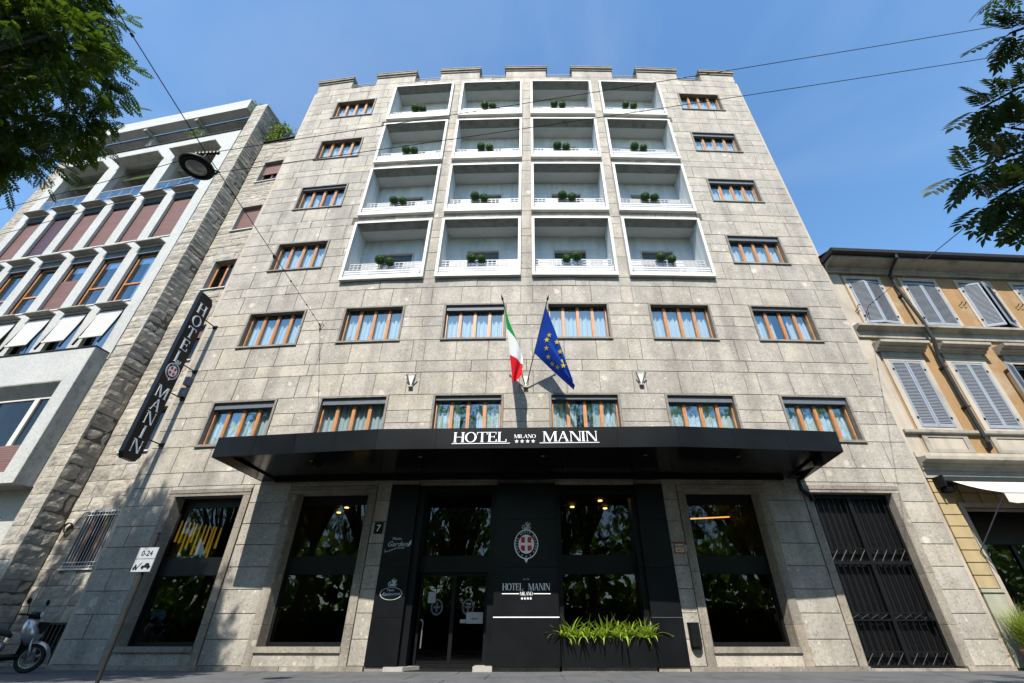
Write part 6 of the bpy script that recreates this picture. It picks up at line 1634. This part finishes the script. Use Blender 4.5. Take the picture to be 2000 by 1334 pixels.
obj('handlebar', (MB().tube([(.24, -.36, 1.06), (.30, -.2, 1.05), (.33, 0, 1.03), (.30, .2, 1.05), (.24, .36, 1.06)], .018, 8), 'dark_metal'), sc_, Mz)
for s_ in (-1, 1):
    obj('grip', (MB().tube([(.23, s_ * .38, 1.06), (.275, s_ * .26, 1.055)], .022, 8), 'rubber'), sc_, Mz)
    q = obj('mirror', (MB().lathe([(0, -.02), (.05, -.015), (.066, .0), (.06, .012), (0, .014)], 16, 0, (0, 0, 0), T((.26, s_ * .33, 1.31)) @ Matrix.Rotation(R(80), 4, 'Y')), 'plastic'), sc_, Mz, True)
    obj('mirror_stem', (MB().tube([(.29, s_ * .24, 1.06), (.29, s_ * .27, 1.16), (.27, s_ * .33, 1.30)], .008, 6), 'plastic'), q, Mz)
    obj('indicator', (MB().lathe([(0, -.02), (.03, -.01), (.03, .01), (0, .02)], 10, 0, (.50, s_ * .15, .66)), 'lens'), sc_, Mz)
obj('windscreen', MB().add([(.38, -.2, 1.05), (.38, .2, 1.05), (.30, .17, 1.30), (.30, -.17, 1.30)], [(0, 1, 2, 3)]).mesh('windscreen', 'glass', recalc=False), sc_, Mz)
obj('centre_stand', (MB().tube([(-.1, -.12, .25), (-.16, -.16, .0)], .015, 6).tube([(-.1, .12, .25), (-.16, .16, .0)], .015, 6), 'dark_metal'), sc_, Mz)
obj('exhaust', (MB().tube([(-.2, -.16, .28), (-.5, -.19, .27), (-.95, -.2, .36)], [.02, .045, .05], 10), 'dark_metal'), sc_, Mz, True)

# ================================================================== grass plant by the townhouse
Mgp = FR(.40, 0, .42)
gp_ = thing('bamboo_grass', 'bushy yellow-green ornamental grass in a dark pot beside the townhouse door', 'plant', Mgp @ Vector((0, 0, 0)), aR)
obj('pot', (MB().lathe([(0, 0), (.2, 0), (.26, .3), (.28, .42), (.25, .42), (.23, .36), (0, .36)], 18), 'wood_dark'), gp_, WM[gp_], True)
g = np.random.default_rng(44); mb = MB()
for _ in range(900):
    a = g.uniform(0, 6.283); l = g.uniform(.35, .85); ang = R(90 - abs(g.normal() * 24)); d = Vector((math.cos(a), math.sin(a), 0)); side = Vector((-d.y, d.x, 0)); p = Vector((g.uniform(-.16, .16), g.uniform(-.16, .16), .36 + g.uniform(0, .35))); V = []
    for k in range(5):
        t = k / 4; w_ = .014 * (1 - t * .92); V += [p - side * w_ / 2, p + side * w_ / 2]; p = p + (d * math.cos(ang) + Vector((0, 0, 1)) * math.sin(ang)) * l / 4; ang -= g.uniform(.1, .45)
    mb.add(V, [(2 * k, 2 * k + 1, 2 * k + 3, 2 * k + 2) for k in range(4)])
obj('grass_blades', mb.mesh('grass_blades', 'leaf_grass', False, False), gp_, WM[gp_], kind='stuff')
# a bird high in the sky is only a speck: small dark swift
bp = ray_pt(1708, 78, 60)
bd = tag(obj('swift', (MB().add([(-.5, 0, 0), (-.15, .1, .04), (0, .22, 0), (.15, .1, .04), (.5, 0, 0), (0, -.3, 0), (0, .02, -.06)], [(0, 1, 6), (1, 2, 6), (2, 3, 6), (3, 4, 6), (4, 5, 6), (5, 0, 6), (0, 5, 4, 3, 2, 1)]), 'plastic'), None, T(bp)), 'tiny dark bird flying high in the blue sky', 'bird')
